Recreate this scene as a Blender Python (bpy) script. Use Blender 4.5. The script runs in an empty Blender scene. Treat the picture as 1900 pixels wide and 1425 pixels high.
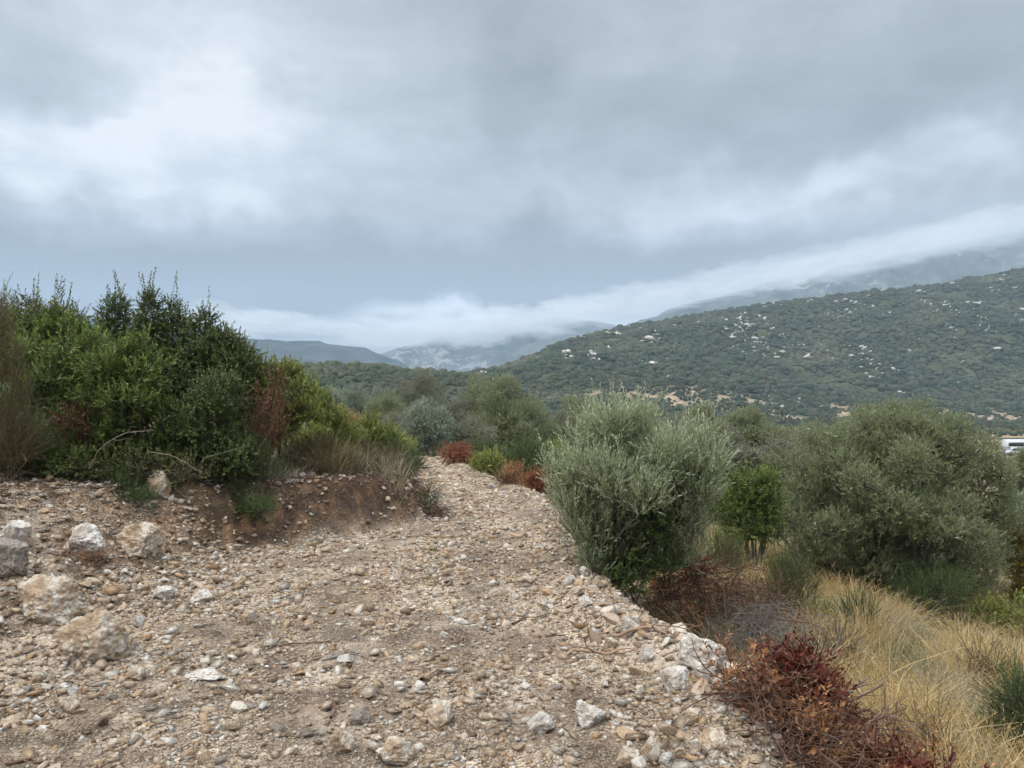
import bpy, math, random
import numpy as np

# ------------------------------------------------------------------ camera, sky, sun
scene = bpy.context.scene
COL = scene.collection
FPX = 1435.0          # focal length in pixels of the 1900 px wide photograph
HPY = 740.0           # row of the horizon in the photograph
EYE = 1.6
cam_data = bpy.data.cameras.new("camera")
cam_data.sensor_width = 36.0
cam_data.lens = 36.0 * FPX / 1900.0
cam_data.shift_y = (HPY - 712.5) / 1900.0
cam_data.clip_start = 0.05
cam_data.clip_end = 30000.0
cam = bpy.data.objects.new("camera", cam_data)
cam.location = (0, 0, EYE)
cam.rotation_euler = (math.radians(90), 0, 0)
COL.objects.link(cam)
scene.camera = cam

scene.render.engine = 'CYCLES'
cy = scene.cycles
cy.use_denoising = True
try:
    cy.denoiser = 'OPENIMAGEDENOISE'
except Exception:
    pass
cy.max_bounces = 8
cy.diffuse_bounces = 3
cy.glossy_bounces = 2
cy.transmission_bounces = 4
cy.transparent_max_bounces = 8
cy.volume_bounces = 2
scene.view_settings.view_transform = 'Standard'
scene.view_settings.look = 'None'
scene.view_settings.gamma = 1.0
scene.view_settings.exposure = 0.42

SUN_EL, SUN_AZ = 52.0, -120.0      # degrees; azimuth from +Y, positive to the right
SKY_STRENGTH = 0.1
CLOUD_GAIN = 1.0
sun_d = bpy.data.lights.new("sun", 'SUN')
sun_d.energy = 1.5
sun_d.angle = math.radians(22)
sun_d.color = (1.0, 0.95, 0.88)
sun = bpy.data.objects.new("sun", sun_d)
COL.objects.link(sun)
sun.rotation_euler = (math.radians(90 - SUN_EL), 0, math.radians(180 - SUN_AZ))

world = bpy.data.worlds.new("World")
scene.world = world
world.use_nodes = True


class NB:
    """small node-tree builder"""
    def __init__(s, tree):
        s.t = tree
        s.n = tree.nodes
        s.l = tree.links
        s.n.clear()

    def new(s, typ, **kw):
        nd = s.n.new(typ)
        for k, v in kw.items():
            setattr(nd, k, v)
        return nd

    def put(s, sock, val):
        if isinstance(val, bpy.types.NodeSocket):
            s.l.new(val, sock)
        elif val is not None:
            if hasattr(sock, 'default_value'):
                try:
                    sock.default_value = val
                except Exception:
                    sock.default_value = tuple(val) + (1.0,)

    def math(s, op, a, b=None, c=None, clamp=False):
        nd = s.new('ShaderNodeMath', operation=op, use_clamp=clamp)
        s.put(nd.inputs[0], a)
        if b is not None:
            s.put(nd.inputs[1], b)
        if c is not None:
            s.put(nd.inputs[2], c)
        return nd.outputs[0]

    def vmath(s, op, a, b=None):
        nd = s.new('ShaderNodeVectorMath', operation=op)
        s.put(nd.inputs[0], a)
        if b is not None:
            s.put(nd.inputs[1], b)
        return nd.outputs[0]

    def noise(s, vec, scale, detail=4.0, rough=0.55, dist=0.0, out=0):
        nd = s.new('ShaderNodeTexNoise')
        s.put(nd.inputs['Vector'], vec)
        nd.inputs['Scale'].default_value = scale
        nd.inputs['Detail'].default_value = detail
        nd.inputs['Roughness'].default_value = rough
        nd.inputs['Distortion'].default_value = dist
        return nd.outputs[out]

    def vor(s, vec, scale, feature='F1', out='Color', rnd=1.0):
        nd = s.new('ShaderNodeTexVoronoi', feature=feature)
        s.put(nd.inputs['Vector'], vec)
        nd.inputs['Scale'].default_value = scale
        nd.inputs['Randomness'].default_value = rnd
        return nd.outputs[out]

    def ramp(s, fac, stops, interp='LINEAR'):
        nd = s.new('ShaderNodeValToRGB')
        cr = nd.color_ramp
        cr.interpolation = interp
        while len(cr.elements) < len(stops):
            cr.elements.new(0.5)
        for e, (p, c) in zip(cr.elements, stops):
            e.position = p
            e.color = (c[0], c[1], c[2], 1) if not isinstance(c, (int, float)) else (c, c, c, 1)
        s.put(nd.inputs[0], fac)
        return nd.outputs[0]

    def mix(s, fac, a, b, blend='MIX'):
        nd = s.new('ShaderNodeMix', data_type='RGBA', blend_type=blend)
        s.put(nd.inputs[0], fac)
        for i, v in ((6, a), (7, b)):
            if isinstance(v, bpy.types.NodeSocket):
                s.l.new(v, nd.inputs[i])
            else:
                nd.inputs[i].default_value = (v[0], v[1], v[2], 1)
        return nd.outputs[2]

    def mapr(s, v, a, b, c, d, smooth=False):
        nd = s.new('ShaderNodeMapRange')
        if smooth:
            nd.interpolation_type = 'SMOOTHSTEP'
        s.put(nd.inputs[0], v)
        for i, q in enumerate((a, b, c, d)):
            nd.inputs[i + 1].default_value = q
        return nd.outputs[0]


def build_world():
    b = NB(world.node_tree)
    out = b.new('ShaderNodeOutputWorld')
    bg = b.new('ShaderNodeBackground')
    b.l.new(bg.outputs[0], out.inputs[0])
    sky = b.new('ShaderNodeTexSky', sky_type='NISHITA')
    sky.sun_disc = False
    sky.sun_elevation = math.radians(SUN_EL)
    sky.sun_rotation = math.radians(SUN_AZ)
    tc = b.new('ShaderNodeTexCoord')
    d = tc.outputs['Generated']
    sep = b.new('ShaderNodeSeparateXYZ')
    b.l.new(d, sep.inputs[0])
    X, Y, Z = sep.outputs
    # the cloud sheet lies overhead: project the direction on a flat layer
    zz = b.math('ADD', b.math('MAXIMUM', Z, 0.0), 0.16)
    comb = b.new('ShaderNodeCombineXYZ')
    b.put(comb.inputs[0], b.math('DIVIDE', X, zz))
    b.put(comb.inputs[1], b.math('DIVIDE', Y, zz))
    comb.inputs[2].default_value = 3.7
    P = comb.outputs[0]
    n1 = b.noise(P, 0.55, 6.0, 0.52, 0.35)
    n2 = b.noise(P, 1.7, 6.0, 0.55, 0.25)
    n3 = b.noise(d, 2.6, 5.0, 0.5, 0.3)
    # warped direction angles in degrees
    az = b.math('MULTIPLY', b.math('ARCTAN2', X, Y), 57.2958)
    el = b.math('MULTIPLY', b.math('ARCSINE', Z), 57.2958)
    wx = b.math('MULTIPLY', b.math('SUBTRACT', b.noise(d, 5.5, 4.0, 0.6), 0.5), 16.0)
    wv = b.vmath('ADD', d, (3.1, 1.7, 5.2))
    wy = b.math('MULTIPLY', b.math('SUBTRACT', b.noise(wv, 6.0, 4.0, 0.6), 0.5), 11.0)
    azw = b.math('ADD', az, wx)
    elw = b.math('ADD', el, wy)
    tot = b.math('MULTIPLY', b.math('SUBTRACT', n1, 0.5), 1.1)
    tot = b.math('ADD', tot, b.math('MULTIPLY', b.math('SUBTRACT', n2, 0.5), 0.95))
    tot = b.math('ADD', tot, b.math('MULTIPLY', b.math('SUBTRACT', n3, 0.5), 0.5))
    tot = b.math('ADD', tot, 0.46)
    n4 = b.noise(P, 4.6, 5.0, .6, .4)
    tot = b.math('ADD', tot, b.math('MULTIPLY', b.math('SUBTRACT', n4, 0.5), 0.42))
    # banks of thin (bright) and thick (dark) cloud: direction, spread, strength
    banks = [(430, 190, 130, 60, .40), (100, 270, 110, 60, .40), (480, 440, 160, 60, .30),
             (300, 330, 230, 60, .18), (1690, 320, 150, 40, .45), (1160, 375, 250, 50, .28),
             (1600, 490, 190, 20, .28), (1330, 540, 150, 20, .22), (740, 604, 190, 26, .45), (1010, 592, 200, 24, .42),
             (640, 60, 220, 60, .12), (950, 170, 100, 80, -.30), (760, 490, 380, 60, -.50),
             (1280, 500, 260, 38, -.42), (500, 570, 230, 40, -.48), (250, 520, 200, 70, -.30), (1800, 160, 250, 110, -.25),
             (60, 440, 130, 60, -.25), (1500, 240, 260, 50, -.12), (60, 120, 90, 60, -.2), (1820, 420, 160, 50, -.1)]
    for px, py, sx, sy, amp in banks:
        u, v = (px - 950) / FPX, (HPY - py) / FPX
        a0 = math.degrees(math.atan(u))
        e0 = math.degrees(math.atan(v / math.sqrt(1 + u * u)))
        ka = 1.0 / (math.degrees(sx / FPX) * 1.25)
        ke = 1.0 / (math.degrees(sy / FPX) * 1.25)
        dx = b.math('MULTIPLY', b.math('SUBTRACT', azw, a0), ka)
        dy = b.math('MULTIPLY', b.math('SUBTRACT', elw, e0), ke)
        q = b.math('MULTIPLY', dx, dx)
        q = b.math('MULTIPLY_ADD', dy, dy, q)
        g = b.math('DIVIDE', amp, b.math('MULTIPLY_ADD', q, q, 1.0))
        tot = b.math('ADD', tot, g)
    cl = b.ramp(tot, [(0.0, (.235, .250, .268)), (0.3, (.315, .338, .366)), (0.55, (.405, .435, .472)),
                      (0.8, (.545, .58, .63)), (1.0, (.70, .72, .75))])
    # gain added to the unseen deck overhead and behind, to light the land
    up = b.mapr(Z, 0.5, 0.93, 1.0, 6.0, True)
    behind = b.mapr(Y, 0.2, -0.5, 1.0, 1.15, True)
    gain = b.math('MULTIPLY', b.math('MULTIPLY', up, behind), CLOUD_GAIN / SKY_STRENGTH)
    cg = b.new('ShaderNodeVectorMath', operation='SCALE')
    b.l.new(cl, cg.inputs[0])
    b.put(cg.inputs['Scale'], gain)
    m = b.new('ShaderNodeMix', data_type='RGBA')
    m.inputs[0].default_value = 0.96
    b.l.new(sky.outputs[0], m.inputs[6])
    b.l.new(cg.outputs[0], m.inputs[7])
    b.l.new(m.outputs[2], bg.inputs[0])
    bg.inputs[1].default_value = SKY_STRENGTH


build_world()

# ------------------------------------------------------------------ numeric helpers
RS = np.random.RandomState(7)
_perm = np.random.RandomState(1).permutation(256)
_perm = np.concatenate([_perm, _perm, _perm])
_g = np.random.RandomState(2).normal(size=(256, 3))
_g /= np.linalg.norm(_g, axis=1)[:, None]


def perlin(p):
    p = np.asarray(p, float)
    i = np.floor(p).astype(np.int64)
    f = p - i
    i &= 255
    w = f * f * f * (f * (f * 6 - 15) + 10)
    r = 0
    for dx in (0, 1):
        wx = w[..., 0] if dx else 1 - w[..., 0]
        for dy in (0, 1):
            wy = w[..., 1] if dy else 1 - w[..., 1]
            for dz in (0, 1):
                wz = w[..., 2] if dz else 1 - w[..., 2]
                h = _perm[_perm[_perm[(i[..., 0] + dx) & 255] + ((i[..., 1] + dy) & 255)] + ((i[..., 2] + dz) & 255)]
                g = _g[h]
                r = r + wx * wy * wz * (g[..., 0] * (f[..., 0] - dx) + g[..., 1] * (f[..., 1] - dy) + g[..., 2] * (f[..., 2] - dz))
    return r * 1.6


def fbm(p, octv=4, gain=0.5):
    p = np.asarray(p, float)
    s, a = 0, 1.0
    for k in range(octv):
        s = s + a * perlin(p + 17.3 * k)
        p = p * 2.03
        a *= gain
    return s


def fbm2(x, y, freq, octv=4, z=0.0, gain=0.5):
    return fbm(np.stack([np.asarray(x, float) * freq, np.asarray(y, float) * freq, np.zeros_like(np.asarray(x, float)) + z], -1), octv, gain)


def ss(a, b, x):
    t = np.clip((np.asarray(x, float) - a) / (b - a), 0, 1)
    return t * t * (3 - 2 * t)


def unit(v):
    return v / np.maximum(np.linalg.norm(v, axis=-1, keepdims=True), 1e-9)


# ------------------------------------------------------------------ the lie of the land
EYY = [-60, 0, 3.35, 4.1, 4.4, 5.1, 5.6, 6.56, 7.65, 9.6, 13.1, 15.3, 19.1, 20.9, 26, 40, 80]
EXX = [.6, .9, 1.1, 1.27, 1.24, 1.14, .95, .7, .62, .6, .46, -.35, -1.15, -1.8, -5, -10, -20]
LYY = [-60, 0, 3, 4.7, 6, 7.5, 8.2, 8.8, 9.4, 10.2, 12, 14.4, 20.9, 26, 40, 80]
LXX = [-4, -3.4, -2.9, -2.5, -2.6, -2.8, -2.7, -2.1, -1.6, -1.15, -1.25, -1.75, -3.6, -7.5, -13, -24]


def edgeR(y): return np.interp(y, EYY, EXX)
def edgeL(y): return np.interp(y, LYY, LXX)


HPX = [500, 700, 860, 900, 950, 1050, 1120, 1200, 1300, 1400, 1500, 1600, 1750, 1830, 1900, 2400]
HPYY = [745, 722, 703, 692, 678, 634, 616, 601, 585, 568, 557, 545, 527, 514, 500, 430]
HYR = [700, 700, 760, 800, 850, 900, 940, 980, 1010, 1030, 1050, 1060, 1080, 1090, 1100, 1200]
HYF = [420, 420, 400, 380, 380, 400, 410, 430, 450, 480, 510, 520, 530, 540, 550, 600]
LPX = [-1500, -200, 300, 530, 600, 700, 760, 830, 900, 980]
LPY = [640, 655, 672, 681, 679, 682, 689, 694, 700, 730]


def land(x, y):
    x = np.asarray(x, float)
    y = np.asarray(y, float)
    e, l = edgeR(y), edgeL(y)
    s, t = x - e, l - x
    r = np.hypot(x, y)
    sl = np.interp(y, [-40, 0, 12, 25, 60], [.1, .2, .19, .08, .06])
    down = sl * np.maximum(s - .9, 0) + 0.03 * np.maximum(y - 20, 0)
    z = -0.72 * ss(-0.02, 0.95, s) - 17 * (1 - np.exp(-down / 17))
    # small terrace with a second track far right
    hb = np.interp(y, [-30, 0, 4, 6, 7.5, 9, 12, 16, 22, 30], [.7, .7, .7, .78, .74, .62, .57, .48, .42, 0])
    w = np.interp(y, [-30, 6, 7.5, 8.8, 12, 22], [2.6, 2.6, 2.0, .42, .36, .8])
    tt = np.clip(t / w, 0, 1)
    prof = tt * tt * (3 - 2 * tt)
    prof = prof + ss(7.8, 8.8, y) * (.55 * (tt - prof))
    z = z + hb * prof + 0.05 * np.clip(t - w, 0, 12)
    z = z + 0.09 * np.exp(-((s + .22) / .17) ** 2) * ss(30, 10, y)
    near = ss(60, 20, r)
    on = ss(-0.4, .1, -np.maximum(s, -0)) * ss(0.3, -0.2, t)       # 1 on the track
    z = z + near * (0.028 * fbm2(x, y, 1.1, 3) + (0.010 + 0.03 * (1 - on)) * fbm2(x, y, 5.0, 3, 5.0))
    bankface = np.clip(4 * prof * (1 - prof), 0, 1) * near
    z = z + bankface * (0.12 * fbm2(x, y, 2.2, 4, 9.0) + .075 * fbm2(x, y, 6.5, 3, 19.0))
    far = ss(50, 160, r)
    z = z + far * 1.2 * fbm2(x, y, 1 / 70., 4, 2.0)
    # hills (only ahead of the viewer)
    yy = np.maximum(y, 60.0)
    px = 950 + FPX * x / yy
    zb = z
    # right hill
    yr, yf = np.interp(px, HPX, HYR), np.interp(px, HPX, HYF)
    zr = EYE + (HPY - np.interp(px, HPX, HPYY)) / FPX * yr
    p = np.clip((y - yf) / (yr - yf), 0, 1)
    prof2 = 0.62 * p ** 1.25 + 0.38 * (p * p * (3 - 2 * p))
    up = zb + (zr - zb) * prof2
    back = zr - 0.25 * np.maximum(y - yr, 0)
    hill = np.where(y < yr, up, np.maximum(back, -25))
    gul = fbm2(x, y, 1 / 190., 4, 4.0) * 16 * (4 * p * (1 - p)) * 0.9
    hill = hill + gul + far * fbm2(x, y, 1 / 28., 3, 4.4) * 2.2 * ss(0, .1, p)
    z = np.where((y > yf) & (px > 500), np.maximum(hill, -25), z)
    # low ridge straight ahead and to the left
    yl = 480.0
    zl = EYE + (HPY - np.interp(px, LPX, LPY)) / FPX * yl
    q = np.clip((y - 250) / (yl - 250), 0, 1)
    prof3 = q * q * (3 - 2 * q)
    low = np.where(y < yl, zb + (zl - zb) * prof3, zl - .12 * (y - yl)) + fbm2(x, y, 1 / 60., 4, 6.6) * 2.0 * q * (1 - .6 * q)
    z = np.where((y > 250) & (px < 975), np.maximum(z, low), z)
    return z


def soil_dark(x, y):
    """bare dark soil and wheel tracks lying open between the stones, 0..1"""
    x = np.asarray(x, float)
    mid = (edgeR(y) + np.maximum(edgeL(y), edgeR(y) - 3.3)) / 2
    u = x - mid + .25 * fbm2(x, y, .5, 2, 71.0)
    tr = np.exp(-((np.abs(u) - .62) / .22) ** 2) * .7
    for (qx, qy, qr) in ((-1.25, 4.3, .85), (-1.9, 3.6, .9), (-.8, 5.3, .8), (-1.9, 5.4, .55), (-.6, 3.4, .5), (.55, 3.5, .35), (.35, 7.2, .5), (1.0, 4.2, .3)):
        tr = np.maximum(tr, 1.0 * np.exp(-(((x - qx) / qr) ** 2 + ((y - qy) / (qr * .8)) ** 2)))
    return np.clip(tr * 1.15, 0, 1) * ss(-.45, .05, fbm2(x, y, 1.7, 4, 73.0)) * (np.asarray(y) < 30)


def place(px, Y):
    x = (px - 950) / FPX * Y
    return float(x), float(Y), float(land(np.array([x]), np.array([Y]))[0])


def hit(px, py):
    """where the ground is seen in the photograph's column px, row py"""
    Y = np.geomspace(1.5, 900, 6000)
    x = (px - 950) / FPX * Y
    zr = EYE + (HPY - py) / FPX * Y
    g = land(x, Y)
    k = np.argmax(g > zr)
    return float(x[k]), float(Y[k]), float(g[k])


# ------------------------------------------------------------------ mesh helpers
class Buf:
    def __init__(s):
        s.V, s.F, s.n = [], [], 0
        s.C = []

    def add(s, V, F, c=None):
        V = np.asarray(V, float).reshape(-1, 3)
        s.V.append(V)
        F = np.asarray(F, np.int64)
        s.F.append(F + s.n)
        s.n += len(V)
        if c is not None:
            s.C.append(np.broadcast_to(np.asarray(c, float), (len(V),)))

    def mesh(s, name, mat=None, smooth=False):
        V = np.concatenate(s.V)
        me = bpy.data.meshes.new(name)
        me.vertices.add(len(V))
        me.vertices.foreach_set('co', V.astype(np.float32).ravel())
        loops = np.concatenate([f.ravel() for f in s.F])
        tot = np.concatenate([np.full(len(f), f.shape[1]) for f in s.F])
        start = np.concatenate([[0], np.cumsum(tot)[:-1]])
        me.loops.add(len(loops))
        me.loops.foreach_set('vertex_index', loops.astype(np.int32))
        me.polygons.add(len(tot))
        me.polygons.foreach_set('loop_start', start.astype(np.int32))
        me.polygons.foreach_set('loop_total', tot.astype(np.int32))
        if smooth:
            me.polygons.foreach_set('use_smooth', np.ones(len(tot), bool))
        if s.C:
            a = me.attributes.new('tone', 'FLOAT', 'POINT')
            a.data.foreach_set('value', np.concatenate(s.C).astype(np.float32))
        me.update(calc_edges=True)
        for m in (mat if isinstance(mat, (list, tuple)) else [mat]):
            if m:
                me.materials.append(m)
        return me

    def build(s, name, mat, parent=None, smooth=False):
        return link(name, s.mesh(name, mat, smooth), parent)


def link(name, me, parent=None, loc=None):
    o = bpy.data.objects.new(name, me)
    COL.objects.link(o)
    if parent is not None:
        o.parent = parent
    if loc is not None:
        o.location = loc
    return o


def tag(o, label=None, cat=None, group=None, kind=None):
    if label:
        o['label'] = label
    if cat:
        o['category'] = cat
    if group:
        o['group'] = group
    if kind:
        o['kind'] = kind
    return o


def empty(name, loc, label, cat, group=None, rz=0.0):
    o = link(name, None, None, loc)
    o.empty_display_size = 0.2
    o.rotation_euler = (0, 0, rz)
    return tag(o, label, cat, group)


def copy_thing(root, loc, rz=0.0, sc=1.0, label=None, group=None):
    r = root.copy()
    COL.objects.link(r)
    r.location = loc
    r.rotation_euler = (0, 0, rz)
    r.scale = (sc, sc, sc) if not isinstance(sc, tuple) else sc
    if label:
        r['label'] = label
    if group:
        r['group'] = group
    for ch in root.children:
        c = ch.copy()
        COL.objects.link(c)
        c.parent = r
    return r


def tubes(buf, P, R, sides=4, cap=False):
    """P (N,K,3) centre lines, R (N,K) radii"""
    P = np.asarray(P, float)
    N, K, _ = P.shape
    if N == 0:
        return
    T = unit(np.gradient(P, axis=1))
    ref = np.zeros((N, 1, 3))
    d0 = unit(P[:, -1] - P[:, 0])
    ref[:, 0, :] = np.where(np.abs(d0[:, 2:3]) > .8, [[1., 0, 0]], [[0, 0, 1.]])
    U = unit(np.cross(T, np.broadcast_to(ref, T.shape)))
    W = np.cross(T, U)
    a = np.arange(sides) / sides * 2 * np.pi
    ring = U[:, :, None, :] * np.cos(a)[None, None, :, None] + W[:, :, None, :] * np.sin(a)[None, None, :, None]
    V = P[:, :, None, :] + ring * np.asarray(R)[:, :, None, None]
    base = (np.arange(N)[:, None, None] * K + np.arange(K - 1)[None, :, None]) * sides
    j = np.arange(sides)[None, None, :]
    j2 = (np.arange(sides) + 1)[None, None, :] % sides
    F = np.stack([base + j, base + j2, base + sides + j2, base + sides + j], -1).reshape(-1, 4)
    buf.add(V, F)


def leaves(buf, B, D, Nn, L, W, fold=0.18, droop=0.0, c=None):
    """diamond leaves: base, direction, normal, length, width"""
    N = len(B)
    if N == 0:
        return
    D = unit(D)
    S = unit(np.cross(D, Nn))
    Nn = np.cross(S, D)
    L = np.broadcast_to(L, (N,))[:, None]
    W = np.broadcast_to(W, (N,))[:, None]
    mid = B + D * L * .5
    tip = B + D * L - Nn * L * droop
    V = np.stack([B, mid + S * W * .5 + Nn * W * fold, tip, mid - S * W * .5 + Nn * W * fold], 1)
    F = np.arange(N * 4).reshape(N, 4)
    buf.add(V, F, None if c is None else np.repeat(c, 4))


def rdir(rs, n):
    return unit(rs.normal(size=(n, 3)))


def shoots(buf, wood, rs, B, D, L, m, ll, lw, ang=45, bend=0.15, jit=0.25, wr=0.0016, t0=0.15, age=None):
    """N leafy shoots; each carries m leaves along it"""
    N = len(B)
    if N == 0:
        return
    D = unit(D)
    L = np.broadcast_to(L, (N,))
    side = unit(np.cross(D, rdir(rs, N)))
    bendv = (side * rs.normal(0, bend, (N, 1)) + np.array([0, 0, bend * .8]))
    t = np.linspace(t0, 1, m)[None, :, None]
    pos = B[:, None] + (D[:, None] * t + bendv[:, None] * t * t) * L[:, None, None]
    tan = unit(D[:, None] + 2 * bendv[:, None] * t)
    rad = unit(np.cross(tan, rdir(rs, N * m).reshape(N, m, 3)))
    a = np.radians(ang) * (1 - .45 * t)
    d = unit(tan * np.cos(a) + rad * np.sin(a) + rs.normal(0, jit * .5, (N, m, 3)))
    nn = unit(np.cross(np.cross(d, tan) + rs.normal(0, .15, d.shape), d) + np.array([0, 0, .15]))
    sz = rs.uniform(.7, 1.2, (N, m)) * (1 - .25 * t[..., 0] ** 3)
    leaves(buf, pos.reshape(-1, 3), d.reshape(-1, 3), nn.reshape(-1, 3), (ll * sz).ravel(), (lw * sz).ravel(),
           c=None if age is None else (t[..., 0] ** 1.3 * age[:, None]).ravel())
    if wood is not None:
        tk = np.array([0, .5, 1])[None, :, None]
        P = B[:, None] + (D[:, None] * tk + bendv[:, None] * tk * tk) * L[:, None, None]
        tubes(wood, P, np.broadcast_to(np.array([1, .8, .4]) * wr, (N, 3)), 3)


def lobe_points(rs, lobes, n, depth=.5, lump=.22, freq=2.6, gap=-.35, low=-1.0):
    """points near the skins of a union of ellipsoids -> position, outward normal"""
    lob = np.array(lobes, float)
    area = (lob[:, 3] * lob[:, 4] + lob[:, 4] * lob[:, 5] + lob[:, 3] * lob[:, 5])
    k = rs.choice(len(lob), n, p=area / area.sum())
    d = rdir(rs, n)
    keep = d[:, 2] > low
    d, k = d[keep], k[keep]
    c, r = lob[k, :3], lob[k, 3:6]
    sh = 1 + lump * perlin(d * freq + k[:, None] * 7.7)
    dep = 1 - depth * rs.uniform(0, 1, len(k)) ** 1.7
    p = c + d * r * (sh * dep)[:, None]
    nrm = unit(d / r)
    # drop what lies deep inside another lobe
    inside = np.zeros(len(p), bool)
    for j in range(len(lob)):
        q = (((p - lob[j, :3]) / lob[j, 3:6]) ** 2).sum(1)
        inside |= (q < .22) & (k != j)
    ok = ~inside & (perlin(p * 3.1 / max(.3, lob[:, 3].mean()) + 40.0) > gap)
    return p[ok], nrm[ok]


def clumps(rs, lobes, n, k=.36, flat=.8, core=.6):
    """break big lobes up into many small clumps lying on their skins"""
    lob = np.array(lobes, float)
    area = lob[:, 3] * lob[:, 4] + lob[:, 4] * lob[:, 5]
    j = rs.choice(len(lob), n * 3, p=area / area.sum())
    d = rdir(rs, n * 3)
    c = lob[j, :3] + d * lob[j, 3:6] * .82
    ins = np.zeros(len(c), bool)
    for i in range(len(lob)):
        ins |= ((((c - lob[i, :3]) / lob[i, 3:6]) ** 2).sum(1) < .45) & (j != i)
    idx = np.where(~ins)[0][:n]
    r = lob[j[idx], 3:6].mean(1) * k * rs.uniform(.7, 1.35, len(idx))
    out = [(*c[i], q, q, q * flat) for i, q in zip(idx, r)]
    out += [(a[0], a[1], a[2] - a[5] * .1, a[3] * core, a[4] * core, a[5] * core) for a in lob]
    return out


def limbs(wood, rs, lobes, r0, pts=None, nb=60, base=(0, 0, 0), stems=3, rb=.006, wig=.12, lean=.3):
    """stems from the base to the lobes, then branches to points of the crown"""
    lob = np.array(lobes, float)
    base = np.array(base, float)
    K = 9
    t = np.linspace(0, 1, K)[:, None]
    sp = []
    for j in range(len(lob)):
        c = lob[j, :3]
        off = rs.normal(0, r0 * (1.2 if stems > 1 else .1), 3) * [1, 1, 0]
        st = base + off
        # rises first, then spreads
        ctrl = st + (c - st) * [lean, lean, .55] + rs.normal(0, .06, 3) * abs(c[2])
        P = (1 - t) ** 2 * st + 2 * t * (1 - t) * ctrl + t * t * c
        P[1:] += fbm(P[1:] * 4 + j * 3.3, 2)[:, None] * rs.normal(0, wig * .3, (K - 1, 3))
        sp.append(P)
    sp = np.array(sp)
    R = r0 * (1 - .8 * t[:, 0])[None] * rs.uniform(.55, 1, (len(lob), 1))
    tubes(wood, sp, R, 6)
    if pts is not None and len(pts) and nb:
        sel = pts[rs.choice(len(pts), min(nb, len(pts)), replace=False)]
        flat = sp[:, 3:].reshape(-1, 3)
        dd = ((sel[:, None] - flat[None]) ** 2).sum(-1) + rs.uniform(0, .1, (len(sel), len(flat)))
        st = flat[dd.argmin(1)]
        K2 = 6
        t2 = np.linspace(0, 1, K2)[None, :, None]
        mid = (st + sel) / 2 + rs.normal(0, .1, st.shape) * np.linalg.norm(sel - st, axis=1)[:, None] + [0, 0, -.02]
        P = (1 - t2) ** 2 * st[:, None] + 2 * t2 * (1 - t2) * mid[:, None] + t2 * t2 * sel[:, None]
        tubes(wood, P, rb * (1 - .75 * t2[..., 0]) * rs.uniform(.5, 1.2, (len(sel), 1)), 4)

# ------------------------------------------------------------------ materials
def new_mat(name):
    m = bpy.data.materials.new(name)
    m.use_nodes = True
    return m, NB(m.node_tree)


def leaf_mat(name, cols, back=None, trans=.22, rough=.55, spec=.3, patch=None, pscale=1.5, tip=None):
    """cols: list of leaf colours picked per leaf; back: colour of the underside; patch: colour of some shoots"""
    m, b = new_mat(name)
    out = b.new('ShaderNodeOutputMaterial')
    geo = b.new('ShaderNodeNewGeometry')
    rnd = geo.outputs['Random Per Island']
    n = len(cols)
    c = b.ramp(rnd, [(i / max(1, n - 1), q) for i, q in enumerate(cols)])
    tc = b.new('ShaderNodeTexCoord')
    if patch is not None:
        f = b.noise(tc.outputs['Object'], pscale, 2.0, .5)
        f = b.mapr(f, .5, .64, 0, .8, True)
        c = b.mix(f, c, patch)
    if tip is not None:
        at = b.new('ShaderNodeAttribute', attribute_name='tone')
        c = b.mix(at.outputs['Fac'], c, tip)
    if back is not None:
        c = b.mix(b.math('MULTIPLY', geo.outputs['Backfacing'], .8), c, back)
    p = b.new('ShaderNodeBsdfPrincipled')
    b.put(p.inputs['Base Color'], c)
    p.inputs['Roughness'].default_value = rough
    p.inputs['Specular IOR Level'].default_value = spec
    tr = b.new('ShaderNodeBsdfTranslucent')
    b.put(tr.inputs[0], b.mix(.5, c, (.25, .3, .05), 'MULTIPLY') if False else c)
    mx = b.new('ShaderNodeMixShader')
    mx.inputs[0].default_value = trans
    b.l.new(p.outputs[0], mx.inputs[1])
    b.l.new(tr.outputs[0], mx.inputs[2])
    b.l.new(mx.outputs[0], out.inputs[0])
    return m


def wood_mat(name, cols, rough=.85, scale=14.0):
    m, b = new_mat(name)
    out = b.new('ShaderNodeOutputMaterial')
    geo = b.new('ShaderNodeNewGeometry')
    tc = b.new('ShaderNodeTexCoord')
    f = b.noise(tc.outputs['Object'], scale, 4.0, .6)
    f = b.math('ADD', b.math('MULTIPLY', f, .7), b.math('MULTIPLY', geo.outputs['Random Per Island'], .45))
    c = b.ramp(f, [(.2, cols[0]), (.5, cols[1]), (.85, cols[2])])
    p = b.new('ShaderNodeBsdfPrincipled')
    b.put(p.inputs['Base Color'], c)
    p.inputs['Roughness'].default_value = rough
    p.inputs['Specular IOR Level'].default_value = .2
    b.l.new(p.outputs[0], out.inputs[0])
    return m


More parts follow.
